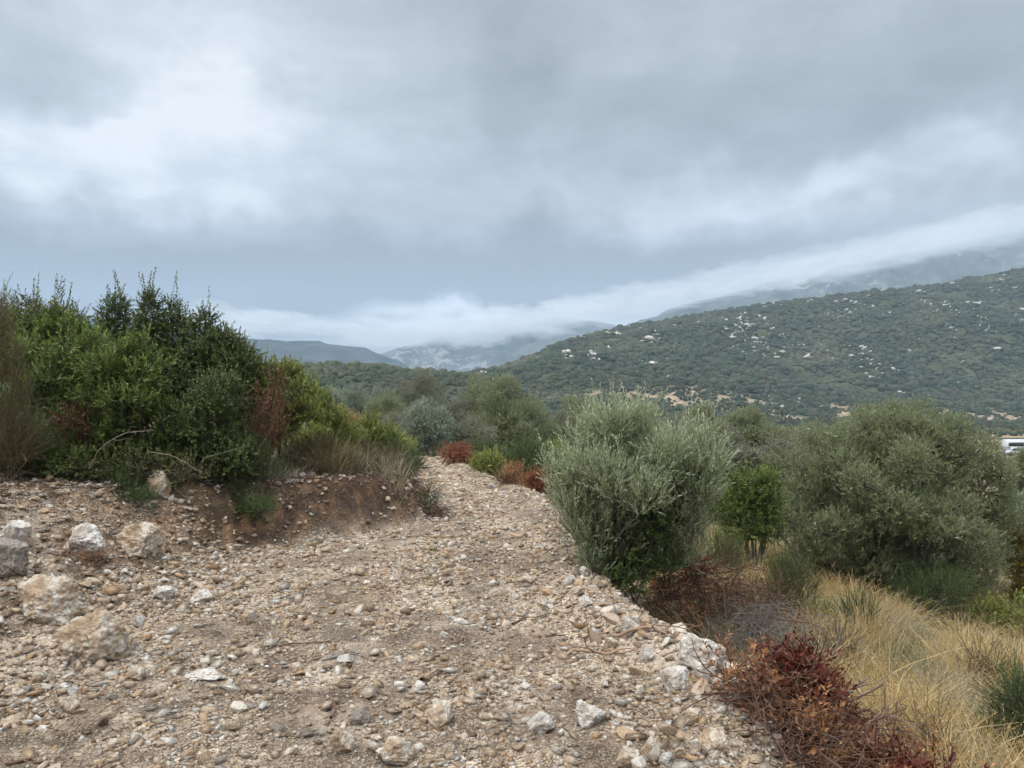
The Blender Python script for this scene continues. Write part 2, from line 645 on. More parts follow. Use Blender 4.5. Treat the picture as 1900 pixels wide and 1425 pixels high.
def stone_mat(name, warm=.5, island=True, scale=9.0):
    m, b = new_mat(name)
    out = b.new('ShaderNodeOutputMaterial')
    geo = b.new('ShaderNodeNewGeometry')
    tc = b.new('ShaderNodeTexCoord')
    v = tc.outputs['Object']
    stops = [(0, (.15, .095, .06)), (.14, (.44, .315, .20)), (.32, (.64, .50, .36)), (.46, (.54, .385, .25)),
             (.58, (.48, .29, .145)), (.68, (.66, .55, .43)), (.82, (.76, .69, .585)), (.93, (.31, .26, .21)), (1.0, (.82, .77, .69))]
    if island:
        c = b.ramp(geo.outputs['Random Per Island'], stops)
        n = b.noise(v, 45, 3.0, .6)
        c = b.mix(b.mapr(n, .4, .66, 0, .45), c, (.28, .195, .13))
        n2 = b.noise(v, 90, 2.0, .6)
        c = b.mix(b.mapr(n2, .55, .7, 0, .5), c, (.62, .57, .5))
    else:
        n = b.noise(v, scale, 6.0, .62, .6)
        c = b.ramp(n, [(.28, (.20, .14, .09)), (.40, (.36, .25, .16)), (.48, (.45, .345, .24)), (.54, (.60, .54, .46)), (.62, (.42, .32, .225)), (.74, (.68, .65, .60))]
                   if warm > .4 else
                   [(.25, (.36, .29, .22)), (.42, (.50, .44, .37)), (.55, (.62, .58, .52)), (.8, (.72, .70, .66))])
        if warm < -.4:
            c = b.ramp(n, [(.25, (.14, .12, .10)), (.45, (.24, .21, .18)), (.58, (.36, .31, .255)), (.75, (.54, .48, .40))])
        n2 = b.noise(v, scale * 6, 5.0, .65)
        c = b.mix(b.mapr(n2, .48, .66, 0, .7), c, (.22, .15, .10))
    p = b.new('ShaderNodeBsdfPrincipled')
    b.put(p.inputs['Base Color'], c)
    p.inputs['Roughness'].default_value = .9
    p.inputs['Specular IOR Level'].default_value = .2
    bp = b.new('ShaderNodeBump')
    bp.inputs['Distance'].default_value = .02
    bp.inputs['Strength'].default_value = 1.0
    b.put(bp.inputs['Height'], b.noise(v, 40 if not island else 90, 5.0, .65))
    b.l.new(bp.outputs[0], p.inputs['Normal'])
    b.l.new(p.outputs[0], out.inputs[0])
    return m


def track_mat(name='stony_track', bank=False):
    m, b = new_mat(name)
    out = b.new('ShaderNodeOutputMaterial')
    tc = b.new('ShaderNodeTexCoord')
    v = tc.outputs['Object']
    at = b.new('ShaderNodeAttribute', attribute_name='tone')
    soil = b.ramp(b.noise(v, 3.0, 6.0, .6), [(.3, (.070, .046, .030)), (.5, (.135, .090, .060)), (.7, (.28, .20, .135))])
    wv = b.vmath('ADD', v, b.vmath('MULTIPLY', b.noise(v, 30, 2.0, .5, out=1), (.02, .02, .02)))
    chips = None
    h = None
    res = soil
    for sc, thr, gap in ((26, .42, .10), (55, .36, .10), (110, .30, .12)):
        cc = b.vor(wv, sc, 'F1', 'Color')
        ed = b.vor(wv, sc, 'DISTANCE_TO_EDGE', 'Distance')
        sp = b.new('ShaderNodeSeparateColor')
        b.l.new(cc, sp.inputs[0])
        col = b.ramp(sp.outputs[0], [(0, (.28, .19, .12)), (.3, (.45, .345, .24)), (.5, (.42, .28, .16)), (.7, (.54, .45, .345)), (1, (.70, .62, .52))])
        present = b.math('GREATER_THAN', sp.outputs[1], thr)
        solid = b.mapr(ed, gap * .35, gap, 0, 1, True)
        f = b.math('MULTIPLY', present, solid)
        # fewer chips where the soil lies open
        f = b.math('MULTIPLY', f, b.mapr(b.noise(v, 1.1, 3.0, .55), .42, .56, .25, 1.0, True))
        res = b.mix(f, res, col)
        hh = b.math('MULTIPLY', f, .9 / sc)
        h = hh if h is None else b.math('MAXIMUM', h, hh)
    # pale rock dust where wheels have ground the stone
    dust = b.mapr(b.noise(b.vmath('MULTIPLY', v, (1.3, .6, 1)), 1.2, 4.0, .6, .4), .50, .64, 0, .65, True)
    res = b.mix(dust, res, (.56, .455, .35))
    # tone: 1 = bank of red-brown earth, 0 = track
    earth = b.ramp(b.noise(v, 4.5, 6.0, .65), [(.32, (.032, .020, .014)), (.48, (.080, .048, .030)), (.58, (.19, .105, .052)), (.66, (.30, .17, .085)), (.76, (.36, .27, .18))])
    if not bank:
        earth = b.ramp(b.noise(v, 4.5, 6.0, .65), [(.32, (.045, .031, .022)), (.46, (.085, .060, .042)), (.56, (.17, .122, .085)), (.68, (.38, .30, .22))])
        sp2 = b.new('ShaderNodeSeparateColor')
        b.l.new(b.vor(wv, 140, 'F1', 'Color'), sp2.inputs[0])
        earth = b.mix(b.math('MULTIPLY', b.math('GREATER_THAN', sp2.outputs[1], .78), .5), earth, (.50, .41, .31))
    f = b.math('MULTIPLY', at.outputs['Fac'], .85 if bank else .98)
    res = b.mix(f, res, earth)
    p = b.new('ShaderNodeBsdfPrincipled')
    b.put(p.inputs['Base Color'], res)
    p.inputs['Roughness'].default_value = .95
    p.inputs['Specular IOR Level'].default_value = .1
    bp = b.new('ShaderNodeBump')
    bp.inputs['Distance'].default_value = 1.0
    bp.inputs['Strength'].default_value = .9
    b.put(bp.inputs['Height'], b.math('ADD', h, b.math('MULTIPLY', b.noise(v, 60, 5.0, .7), .008)))
    b.l.new(bp.outputs[0], p.inputs['Normal'])
    b.l.new(p.outputs[0], out.inputs[0])
    return m


def ground_mat():
    m, b = new_mat('dry_ground')
    out = b.new('ShaderNodeOutputMaterial')
    tc = b.new('ShaderNodeTexCoord')
    v = tc.outputs['Object']
    c = b.ramp(b.noise(v, 1.6, 8.0, .65), [(.3, (.085, .062, .042)), (.45, (.16, .125, .075)), (.58, (.24, .19, .115)), (.75, (.33, .27, .18))])
    g = b.mapr(b.noise(v, .5, 5.0, .6), .45, .6, 0, .6, True)
    c = b.mix(g, c, (.11, .115, .05))
    c = b.mix(b.mapr(b.noise(v, 40, 4.0, .7), .56, .66, 0, .7), c, (.42, .36, .28))
    p = b.new('ShaderNodeBsdfPrincipled')
    b.put(p.inputs['Base Color'], c)
    p.inputs['Roughness'].default_value = .95
    p.inputs['Specular IOR Level'].default_value = .1
    bp = b.new('ShaderNodeBump')
    bp.inputs['Distance'].default_value = .05
    bp.inputs['Strength'].default_value = .7
    b.put(bp.inputs['Height'], b.noise(v, 18, 6.0, .7))
    b.l.new(bp.outputs[0], p.inputs['Normal'])
    b.l.new(p.outputs[0], out.inputs[0])
    return m


def hill_mat(name='hillside', rocky=.0, mount=False):
    m, b = new_mat(name)
    out = b.new('ShaderNodeOutputMaterial')
    tc = b.new('ShaderNodeTexCoord')
    v = tc.outputs['Object']
    at = b.new('ShaderNodeAttribute', attribute_name='tone')
    if mount:  # base colours tinted grey-blue: some distance haze is put into them
        c = b.ramp(b.noise(v, .012, 6.0, .6), [(.35, (.035, .048, .048)), (.55, (.055, .068, .064)), (.75, (.10, .105, .095))] if rocky < .05 else
                   [(.35, (.08, .10, .10)), (.55, (.12, .135, .13)), (.75, (.20, .21, .20))])
        sv = b.vmath('MULTIPLY', v, (1.0, 1.0, .35))
        r = b.noise(sv, .022, 9.0, .78, .8)
        big = b.noise(v, .0026, 4.0, .5)
        f = b.math('ADD', r, b.math('MULTIPLY', b.math('SUBTRACT', big, .5), .7))
        f = b.math('ADD', f, b.math('MULTIPLY', at.outputs['Fac'], .22))
        f = b.mapr(f, .66 - rocky, .75 - rocky, 0, .6, True)
        c = b.mix(f, c, (.46, .44, .41))
    else:
        c = b.ramp(b.noise(v, .05, 8.0, .65), [(.3, (.035, .045, .02)), (.5, (.06, .07, .032)), (.64, (.10, .095, .05)), (.8, (.22, .18, .12))])
        c = b.mix(b.mapr(b.noise(v, .55, 5.0, .7), .42, .6, 0, .8), c, (.025, .032, .014))
        # attribute tone: 1 bare tan ground, 0 scrub
        tan = b.ramp(b.noise(v, .22, 6.0, .6), [(.3, (.17, .13, .08)), (.5, (.29, .22, .145)), (.7, (.40, .32, .23))])
        c = b.mix(at.outputs['Fac'], c, tan)
    p = b.new('ShaderNodeBsdfPrincipled')
    b.put(p.inputs['Base Color'], c)
    p.inputs['Roughness'].default_value = 1.0
    p.inputs['Specular IOR Level'].default_value = .05
    b.l.new(p.outputs[0], out.inputs[0])
    return m


M = {}
M['track'] = track_mat()
M['bank'] = track_mat('earth_bank', True)
M['ground'] = ground_mat()
M['hill'] = hill_mat()
M['gravel'] = stone_mat('gravel_stones', island=True)
M['rock_warm'] = stone_mat('ochre_limestone', 1, False, 5.0)
M['rock_pale'] = stone_mat('pale_limestone', 0, False, 6.0)
M['rock_grey'] = stone_mat('grey_limestone', -1, False, 6.0)
M['olive'] = leaf_mat('olive_leaves', [(.12, .14, .05), (.165, .185, .07), (.26, .28, .13), (.14, .155, .06)], back=(.36, .38, .23), trans=.2, spec=.25, rough=.5, tip=(.34, .37, .20))
M['olive_young'] = leaf_mat('young_olive_leaves', [(.135, .165, .055), (.21, .245, .10), (.31, .35, .17), (.44, .48, .30), (.17, .20, .07)], back=(.50, .54, .37), trans=.2, spec=.25, rough=.5, tip=(.58, .64, .42))
M['olive_dull'] = leaf_mat('dull_olive_leaves', [(.135, .14, .075), (.18, .185, .105), (.24, .24, .15)], back=(.32, .32, .24), trans=.12, patch=(.15, .125, .09), pscale=.8, tip=(.26, .27, .17))
M['olive_silver'] = leaf_mat('silvery_leaves', [(.14, .175, .10), (.20, .24, .15), (.27, .31, .21)], back=(.38, .42, .33), trans=.12, tip=(.36, .42, .29))
M['mastic'] = leaf_mat('mastic_leaves', [(.045, .07, .018), (.085, .125, .028), (.14, .19, .04), (.06, .09, .022)], trans=.28, spec=.3, rough=.42, patch=(.23, .28, .06), pscale=5., tip=(.27, .33, .075))
M['mastic_lime'] = leaf_mat('yellow_green_leaves', [(.12, .15, .03), (.20, .24, .05), (.30, .32, .08), (.12, .13, .035)], trans=.3, spec=.4, rough=.45, tip=(.38, .40, .10))
M['oak'] = leaf_mat('dark_oak_leaves', [(.035, .055, .016), (.07, .10, .027), (.12, .15, .04), (.05, .075, .02)], back=(.10, .13, .05), trans=.2, spec=.25, rough=.45, patch=(.12, .16, .04), pscale=4., tip=(.13, .16, .045))
M['oak_dull'] = leaf_mat('dusty_oak_leaves', [(.06, .08, .024), (.115, .135, .04), (.18, .19, .065)], trans=.2, spec=.2, patch=(.13, .11, .05), pscale=3., tip=(.20, .20, .075))
M['heath'] = leaf_mat('heath_leaves', [(.08, .085, .035), (.12, .125, .05), (.16, .15, .07), (.13, .10, .06)], trans=.2)
M['broom'] = leaf_mat('broom_leaves', [(.055, .08, .022), (.09, .115, .034), (.14, .16, .05)], trans=.2, tip=(.19, .20, .06))
M['juniper'] = leaf_mat('juniper_leaves', [(.035, .062, .016), (.06, .10, .024), (.11, .16, .036)], trans=.2, tip=(.15, .21, .05))
M['red'] = leaf_mat('dark_red_leaves', [(.075, .018, .012), (.13, .028, .017), (.19, .05, .026)], trans=.2)
M['rust'] = leaf_mat('rust_brown_leaves', [(.10, .048, .028), (.16, .075, .042), (.23, .11, .058)], trans=.25)
M['orange'] = leaf_mat('orange_dead_leaves', [(.30, .125, .045), (.42, .19, .075), (.50, .27, .12), (.22, .10, .05)], trans=.3)
M['yellow'] = leaf_mat('yellow_autumn_leaves', [(.22, .17, .02), (.32, .21, .025), (.14, .14, .03)], trans=.3)
M['redbush'] = leaf_mat('red_dead_leaves', [(.26, .075, .035), (.36, .13, .06), (.18, .06, .035), (.30, .16, .08)], trans=.25)
M['straw'] = leaf_mat('straw_blades', [(.38, .26, .10), (.50, .36, .155), (.60, .46, .24), (.30, .20, .085)], trans=.25, rough=.6)
M['straw_pale'] = leaf_mat('pale_straw_blades', [(.34, .29, .19), (.46, .40, .28), (.30, .26, .15)], trans=.25, rough=.6)
M['green_grass'] = leaf_mat('green_blades', [(.09, .11, .03), (.14, .155, .045), (.18, .18, .06)], trans=.25)
M['bark'] = wood_mat('olive_bark', [(.05, .04, .032), (.10, .082, .065), (.17, .145, .12)])
M['bark_red'] = wood_mat('red_brown_bark', [(.06, .03, .02), (.13, .07, .045), (.22, .14, .09)])
M['dead_wood'] = wood_mat('dead_wood', [(.08, .055, .042), (.17, .13, .10), (.32, .27, .22)])
M['dead_grey'] = wood_mat('grey_dead_twigs', [(.08, .072, .062), (.16, .145, .125), (.28, .255, .22)])
M['dead_red'] = wood_mat('red_brown_dead_twigs', [(.05, .028, .022), (.11, .06, .042), (.2, .13, .09)])
M['root'] = wood_mat('root_wood', [(.13, .075, .045), (.24, .15, .09), (.36, .26, .18)])

# ------------------------------------------------------------------ terrain: one sheet out to the horizon
def hill_masks(x, y):
    """bare tan ground and white rock on the slopes, as numbers 0..1"""
    x = np.asarray(x, float)
    yy = np.maximum(y, 60)
    px = 950 + FPX * x / yy
    n = fbm2(x, y, 1 / 60., 4, 11.0)
    n2 = fbm2(x, y, 1 / 22., 4, 12.0)
    # terraces and fields on the valley floor
    field = ss(470, 380, y) * ss(.02, .2, n + .35 * ss(500, 420, y)) * (px > 1150)
    f2 = ss(640, 560, y) * ss(380, 430, y) * ss(-.2, .05, n) * (px > 1330)
    # scar of ochre earth part way up
    sx, sy = (px - 1200) / 170., (y - (560 + .10 * (px - 1200))) / 34.
    scar = np.exp(-(sx * sx) ** 2 - (sy * sy) ** 2) * ss(-.25, .25, n2 + .2)
    bare = np.clip(np.maximum(np.maximum(field, f2), scar), 0, 1)
    return bare, px


def rock_mask(x, y):
    px = 950 + FPX * np.asarray(x) / np.maximum(y, 60)
    a = fbm2(x, y * .8, 1 / 75., 3, 21.0)
    c = fbm2(x, y * .5, 1 / 16., 3, 23.0)
    hi = ss(640, 800, y)
    return ss(.36, .7, a * .6 + .75 * c + .16 * hi) * (y > 560)


def make_terrain():
    front = np.radians(np.concatenate([np.arange(-48, 48, .16)]))
    rest = np.radians(np.arange(48, 312, 2.0))
    th = np.concatenate([front, rest])
    rr = np.concatenate([[0.0], np.geomspace(.6, 22, 430), np.geomspace(22, 4300, 600)[1:]])
    R, T = np.meshgrid(rr, th, indexing='ij')
    x, y = R * np.sin(T), R * np.cos(T)
    z = land(x, y)
    nr, nt = x.shape
    V = np.stack([x, y, z], -1).reshape(-1, 3)
    i = np.arange(nr - 1)[:, None]
    j = np.arange(nt)[None]
    j2 = (j + 1) % nt
    F = np.stack([i * nt + j, i * nt + j2, (i + 1) * nt + j2, (i + 1) * nt + j], -1).reshape(-1, 4)[:, ::-1]
    cx, cyy = V[F].mean(1)[:, 0], V[F].mean(1)[:, 1]
    s, t = cx - edgeR(cyy), edgeL(cyy) - cx
    rad = np.hypot(cx, cyy)
    is_path = (s < .85) & (t < 2.7) & (rad < 45)
    is_bank = (t >= -.05) & (t < 3.0) & (rad < 30) & (cyy > 0)
    is_path &= ~is_bank
    is_hill = (rad > 240) & (cyy > 100)
    for nm, mask, mat, lab in (('path', is_path, M['track'], 'stony limestone track bending away to the left'),
                               ('earth_bank', is_bank, M['bank'], 'cut bank of brown earth and rubble left of the track'),
                               ('hills', is_hill, M['hill'], 'scrub covered hills beyond the valley'),
                               ('ground', ~(is_path | is_bank | is_hill), M['ground'], 'dry ground sloping away to the valley')):
        f = F[mask]
        used, inv = np.unique(f, return_inverse=True)
        v = V[used]
        buf = Buf()
        if nm == 'hills':
            tone = hill_masks(v[:, 0], v[:, 1])[0]
        else:
            tt = edgeL(v[:, 1]) - v[:, 0]
            s_ = v[:, 0] - edgeR(v[:, 1])
            tone = ss(-.08, .18, tt) * np.interp(v[:, 1], [0, 6.5, 8.3], [.12, .3, 1])
            tone = np.maximum(tone, ss(.1, .5, s_) * .4)
            far_up = ss(1.4, 2.2, tt)
            tone = np.maximum(tone, far_up)
            tone = np.maximum(tone, .9 * soil_dark(v[:, 0], v[:, 1]) * ss(.3, .0, tt))
        buf.add(v, inv.reshape(f.shape), tone)
        o = buf.build(nm, mat, None, True)
        tag(o, lab, nm.replace('_', ' '), None, 'structure')


make_terrain()


def mountain(name, PX, PY, Yc, depth, base, amp, freq, mat, label, tone=0.0):
    us = (np.arange(PX[0], PX[-1] + 1, 3.0) - 950) / FPX
    ys = np.linspace(-1, 1, 150)
    U, Q = np.meshgrid(us, ys, indexing='ij')
    Yd = Yc + Q * depth
    x = U * Yc * (1 + .55 * (Yd / Yc - 1))
    zc = EYE + (HPY - np.interp(950 + U * FPX, PX, PY)) / FPX * Yc
    prof = np.clip(1 - np.abs(Q), 0, 1)
    prof = .55 * prof + .45 * prof * prof * (3 - 2 * prof)
    z = base + (zc - base) * prof
    rid = 1 - 2 * np.abs(fbm2(x, Yd, freq, 6, 31.0, .55))
    z = z + amp * (rid - .4) * ss(0, .12, prof) * (.35 + .65 * ss(1.0, .8, prof))
    n, k = x.shape
    V = np.stack([x, Yd, z], -1)
    i = np.arange(n - 1)[:, None]
    j = np.arange(k - 1)[None]
    F = np.stack([i * k + j, (i + 1) * k + j, (i + 1) * k + j + 1, i * k + j + 1], -1).reshape(-1, 4)
    b = Buf()
    b.add(V, F, tone)
    o = b.build(name, mat, None, True)
    return tag(o, label, 'mountain', None, 'structure')


mm = hill_mat('mountain_scrub', .02, True)
mr = hill_mat('mountain_rock', .08, True)
mountain('mountains', [-200, 200, 400, 450, 530, 590, 650, 700, 745, 775, 800, 830], [560, 590, 612, 622, 624, 626, 640, 655, 668, 690, 710, 745],
         2300, 700, -60, 30, 1 / 500., mm, 'blue dark mountain on the left with its top in the cloud')
mountain('mountains', [640, 700, 760, 820, 880, 940, 1000, 1060, 1150, 1250], [685, 662, 640, 624, 616, 606, 598, 592, 605, 650],
         3000, 950, -60, 34, 1 / 260., mr, 'pale rocky mountain flank in the middle gap under the cloud', .0)
mountain('mountains', [1050, 1200, 1300, 1400, 1500, 1600, 1700, 1800, 1900, 2300], [655, 588, 559, 534, 509, 486, 463, 445, 427, 392],
         2400, 900, -60, 34, 1 / 260., mr, 'pale rocky mountain flank high behind the right hill', .05)

# ------------------------------------------------------------------ solids: stones, scrub blobs
def ico(sub):
    import bmesh
    bm = bmesh.new()
    bmesh.ops.create_icosphere(bm, subdivisions=sub, radius=1.0)
    bm.verts.ensure_lookup_table()
    V = np.array([v.co[:] for v in bm.verts])
    F = np.array([[v.index for v in f.verts] for f in bm.faces])
    bm.free()
    return unit(V), F


ICO = {k: ico(k) for k in (1, 2, 3, 5, 6)}


def cut_rock(rs, sub, cuts=9, rough=.12, fr=1.6):
    V, F = ICO[sub]
    V = V.copy()
    for _ in range(cuts):
        n = rdir(rs, 1)[0]
        d = rs.uniform(.5, .88)
        k = np.maximum(V @ n - d, 0)
        V -= k[:, None] * n * .96
    if rough:
        V *= 1 + rough * fbm(V * fr + rs.uniform(0, 50), 4)[:, None]
    return V, F


def rotz_tilt(rs, n, tilt):
    a = rs.uniform(0, 2 * np.pi, n)
    t = rs.normal(0, tilt, n)
    b = rs.uniform(0, 2 * np.pi, n)
    cz, sz = np.cos(a), np.sin(a)
    Rz = np.zeros((n, 3, 3))
    Rz[:, 0, 0], Rz[:, 0, 1], Rz[:, 1, 0], Rz[:, 1, 1], Rz[:, 2, 2] = cz, -sz, sz, cz, 1
    k = np.stack([np.cos(b), np.sin(b), 0 * b], -1)
    K = np.zeros((n, 3, 3))
    K[:, 0, 2], K[:, 1, 2], K[:, 2, 0], K[:, 2, 1] = k[:, 1], -k[:, 0], -k[:, 1], k[:, 0]
    Rt = np.eye(3)[None] + np.sin(t)[:, None, None] * K + (1 - np.cos(t))[:, None, None] * (K @ K)
    return Rt @ Rz


def scatter(buf, rs, T, pos, size, shape=(1, .75, .5), tilt=.35, sink=.15, tone=None):
    """T: list of (V, F) templates"""
    n = len(pos)
    k = rs.randint(0, len(T), n)
    R = rotz_tilt(rs, n, tilt)
    sc = size[:, None] * np.array(shape)[None] * rs.uniform(.75, 1.3, (n, 3))
    for j, (V, F) in enumerate(T):
        m = np.where(k == j)[0]
        if not len(m):
            continue
        P = np.einsum('nij,nvj->nvi', R[m], V[None] * sc[m][:, None])
        P += pos[m][:, None] + np.array([0, 0, 1])[None, None] * (sc[m][:, 2] * (1 - 2 * sink))[:, None, None] * .5
        FF = F[None] + (np.arange(len(m)) * len(V))[:, None, None]
        buf.add(P.reshape(-1, 3), FF.reshape(-1, F.shape[1]), None)


def make_gravel():
    rs = np.random.RandomState(11)
    cube = np.array([[x_, y_, z_] for x_ in (-1, 1) for y_ in (-1, 1) for z_ in (-1, 1)], float) * .72
    cf = np.array([[0, 1, 3, 2], [4, 6, 7, 5], [0, 4, 5, 1], [2, 3, 7, 6], [0, 2, 6, 4], [1, 5, 7, 3]])
    T0 = []
    for _ in range(22):
        V = cube * (1 + rs.normal(0, .12, 3)) + rs.normal(0, .26, cube.shape)
        V[:, :2] *= 1 + .45 * V[:, 2:3] * rs.uniform(-1, 1)
        T0.append((V, cf))
    T1 = []
    for _ in range(16):
        V, F = ICO[3]
        V = V.copy()
        for _c in range(12):
            n_ = rdir(rs, 1)[0]
            k_ = np.maximum(V @ n_ - rs.uniform(.25, .72), 0)
            V -= k_[:, None] * n_
        V = V / np.abs(V).max() * (1 + .06 * fbm(V * 3 + rs.uniform(0, 50), 3))[:, None]
        T1.append((V, F))
    buf = Buf()

    def region(x, y, soft=0.0):
        s, t = x - edgeR(y), edgeL(y) - x
        a = ss(.95 + soft, .3, s) * ss(2.9, 2.0, t)
        steep = (t > .1) & (y > 8.2)
        return np.where(steep, a * .34, a)

    def soil_open(x, y):
        return 1 - .9 * soil_dark(x, y)
    # chips: as many per step of distance as the eye can part
    n = 260000
    r = np.exp(rs.uniform(np.log(2.7), np.log(34), n))
    th = rs.uniform(np.radians(-46), np.radians(36), n)
    x, y = r * np.sin(th), r * np.cos(th)
    keep = rs.uniform(size=n) < region(x, y) * (.30 + .62 * ss(-.2, .2, fbm2(x, y, .9, 4, 33.0))) * soil_open(x, y)
    x, y, r = x[keep], y[keep], r[keep]
    size = np.clip(rs.lognormal(np.log(.0060), .62, len(x)) * (r / 4) ** .8, .003, .05)
    scatter(buf, rs, T0, np.stack([x, y, land(x, y)], -1), size)
    # pebbles, even over the ground
    n = 60000
    x, y = rs.uniform(-8, 4, n), rs.uniform(2.2, 17, n)
    coarse = ss(-.05, .45, fbm2(x, y, .7, 3, 35.0)) * .22 + ss(-.9, -.05, x - edgeR(y)) * .75 * ss(12, 5, y) + ss(-.9, .4, edgeL(y) - x) * .8 + ss(6.5, 3.6, y) * .5
    keep = rs.uniform(size=n) < region(x, y, .3) * np.clip(.10 + coarse, 0, 1) * soil_open(x, y)
    x, y = x[keep], y[keep]
    size = np.clip(rs.lognormal(np.log(.0145), .48, len(x)), .005, .038)
    scatter(buf, rs, T0, np.stack([x, y, land(x, y)], -1), size, tilt=.45)
    o = buf.build('gravel', M['gravel'])
    tag(o, 'loose limestone gravel covering the track', 'gravel', None, 'stuff')
    # fist-sized rubble
    buf = Buf()
    n = 16000
    x, y = rs.uniform(-7.5, 3, n), rs.uniform(2.4, 14, n)
    s, t = x - edgeR(y), edgeL(y) - x
    d = .85 * ss(-.85, -.1, s) * ss(.9, .4, s) * ss(10, 5.5, y) + .5 * ss(-.5, .5, t) * ss(2.8, 2.3, t) * ss(9.5, 8, y) + .12 * ss(5.6, 3.6, y) + .008 + .4 * ss(.1, .4, t) * ss(8, 9, y) + .6 * ss(.25, .4, t) * ss(.85, .6, t) * ss(8.3, 8.8, y)
    d = d * (.35 + .9 * ss(-.3, .4, fbm2(x, y, 1.3, 2, 37.0)))
    keep = rs.uniform(size=n) < d * np.maximum(region(x, y, .5), (t > .1) & (t < 2.6) & (y > 6))
    x, y = x[keep], y[keep]
    s = x - edgeR(y)
    size = np.clip(rs.lognormal(np.log(.030), .42, len(x)) * (1 + .35 * ss(-.9, -.3, s)), .012, .058 + .03 * ss(-.9, -.4, s))
    scatter(buf, rs, T1, np.stack([x, y, land(x, y)], -1), size, shape=(1, .78, .58), tilt=.4, sink=.1)
    o = buf.build('rubble', M['gravel'])
    tag(o, 'angular limestone rubble along the edges of the track', 'rubble', None, 'stuff')
    # leaf litter and twig scraps trodden into the stones
    buf = Buf()
    n = 17000
    x, y = rs.uniform(-5, 2.5, n), rs.uniform(2.4, 12, n)
    keep = rs.uniform(size=n) < region(x, y) * (.12 + .8 * ss(0, .5, fbm2(x, y, .8, 3, 39.0)))
    x, y = x[keep], y[keep]
    B = np.stack([x, y, land(x, y) + .008], -1)
    D = rdir(rs, len(x)) * [1, 1, .25]
    L = rs.lognormal(np.log(.035), .55, len(x))
    K = np.linspace(0, 1, 3)[None, :, None]
    P = B[:, None] + unit(D)[:, None] * K * L[:, None, None] + np.array([0, 0, 1.]) * (K * (1 - K)) * rs.uniform(0, .02, (len(x), 1, 1))
    tubes(buf, P, np.broadcast_to([.0022, .002, .001], (len(x), 3)), 3)
    o = buf.build('litter', M['dead_red'])
    tag(o, 'brown twig scraps scattered over the track', 'litter', None, 'stuff')


make_gravel()


def hero_rock(name, px, py, wpx, hpx, mat, label, seed, dz=0.0, flat=1.0, cuts=10):
    x, y, z = hit(px, py)
    sc = y / FPX
    rs = np.random.RandomState(seed)
    V, F = cut_rock(rs, 6 if wpx > 60 else 5, cuts + 6, .16, 1.5)
    w = fbm(V * 3.1 + seed, 3)
    V = V + unit(V) * (.06 * fbm(V * 5 + seed, 5, .6) - .10 * np.clip(.09 - np.abs(w), 0, 1) / .09 * .55)[:, None]
    V -= (V.max(0) + V.min(0)) / 2
    ext = np.ptp(V, axis=0)
    W, Hh = wpx * sc, hpx * sc * 1.05
    V = V / ext * [W, W * .8 * flat, Hh * 1.25]
    V[:, 2] += Hh * .33
    b = Buf()
    b.add(V, F)
    o = b.build(name, mat, None, True)
    o.location = (x, y + W * .25, land(np.array([x]), np.array([y + W * .25]))[0] + dz)
    return tag(o, label, 'rock')


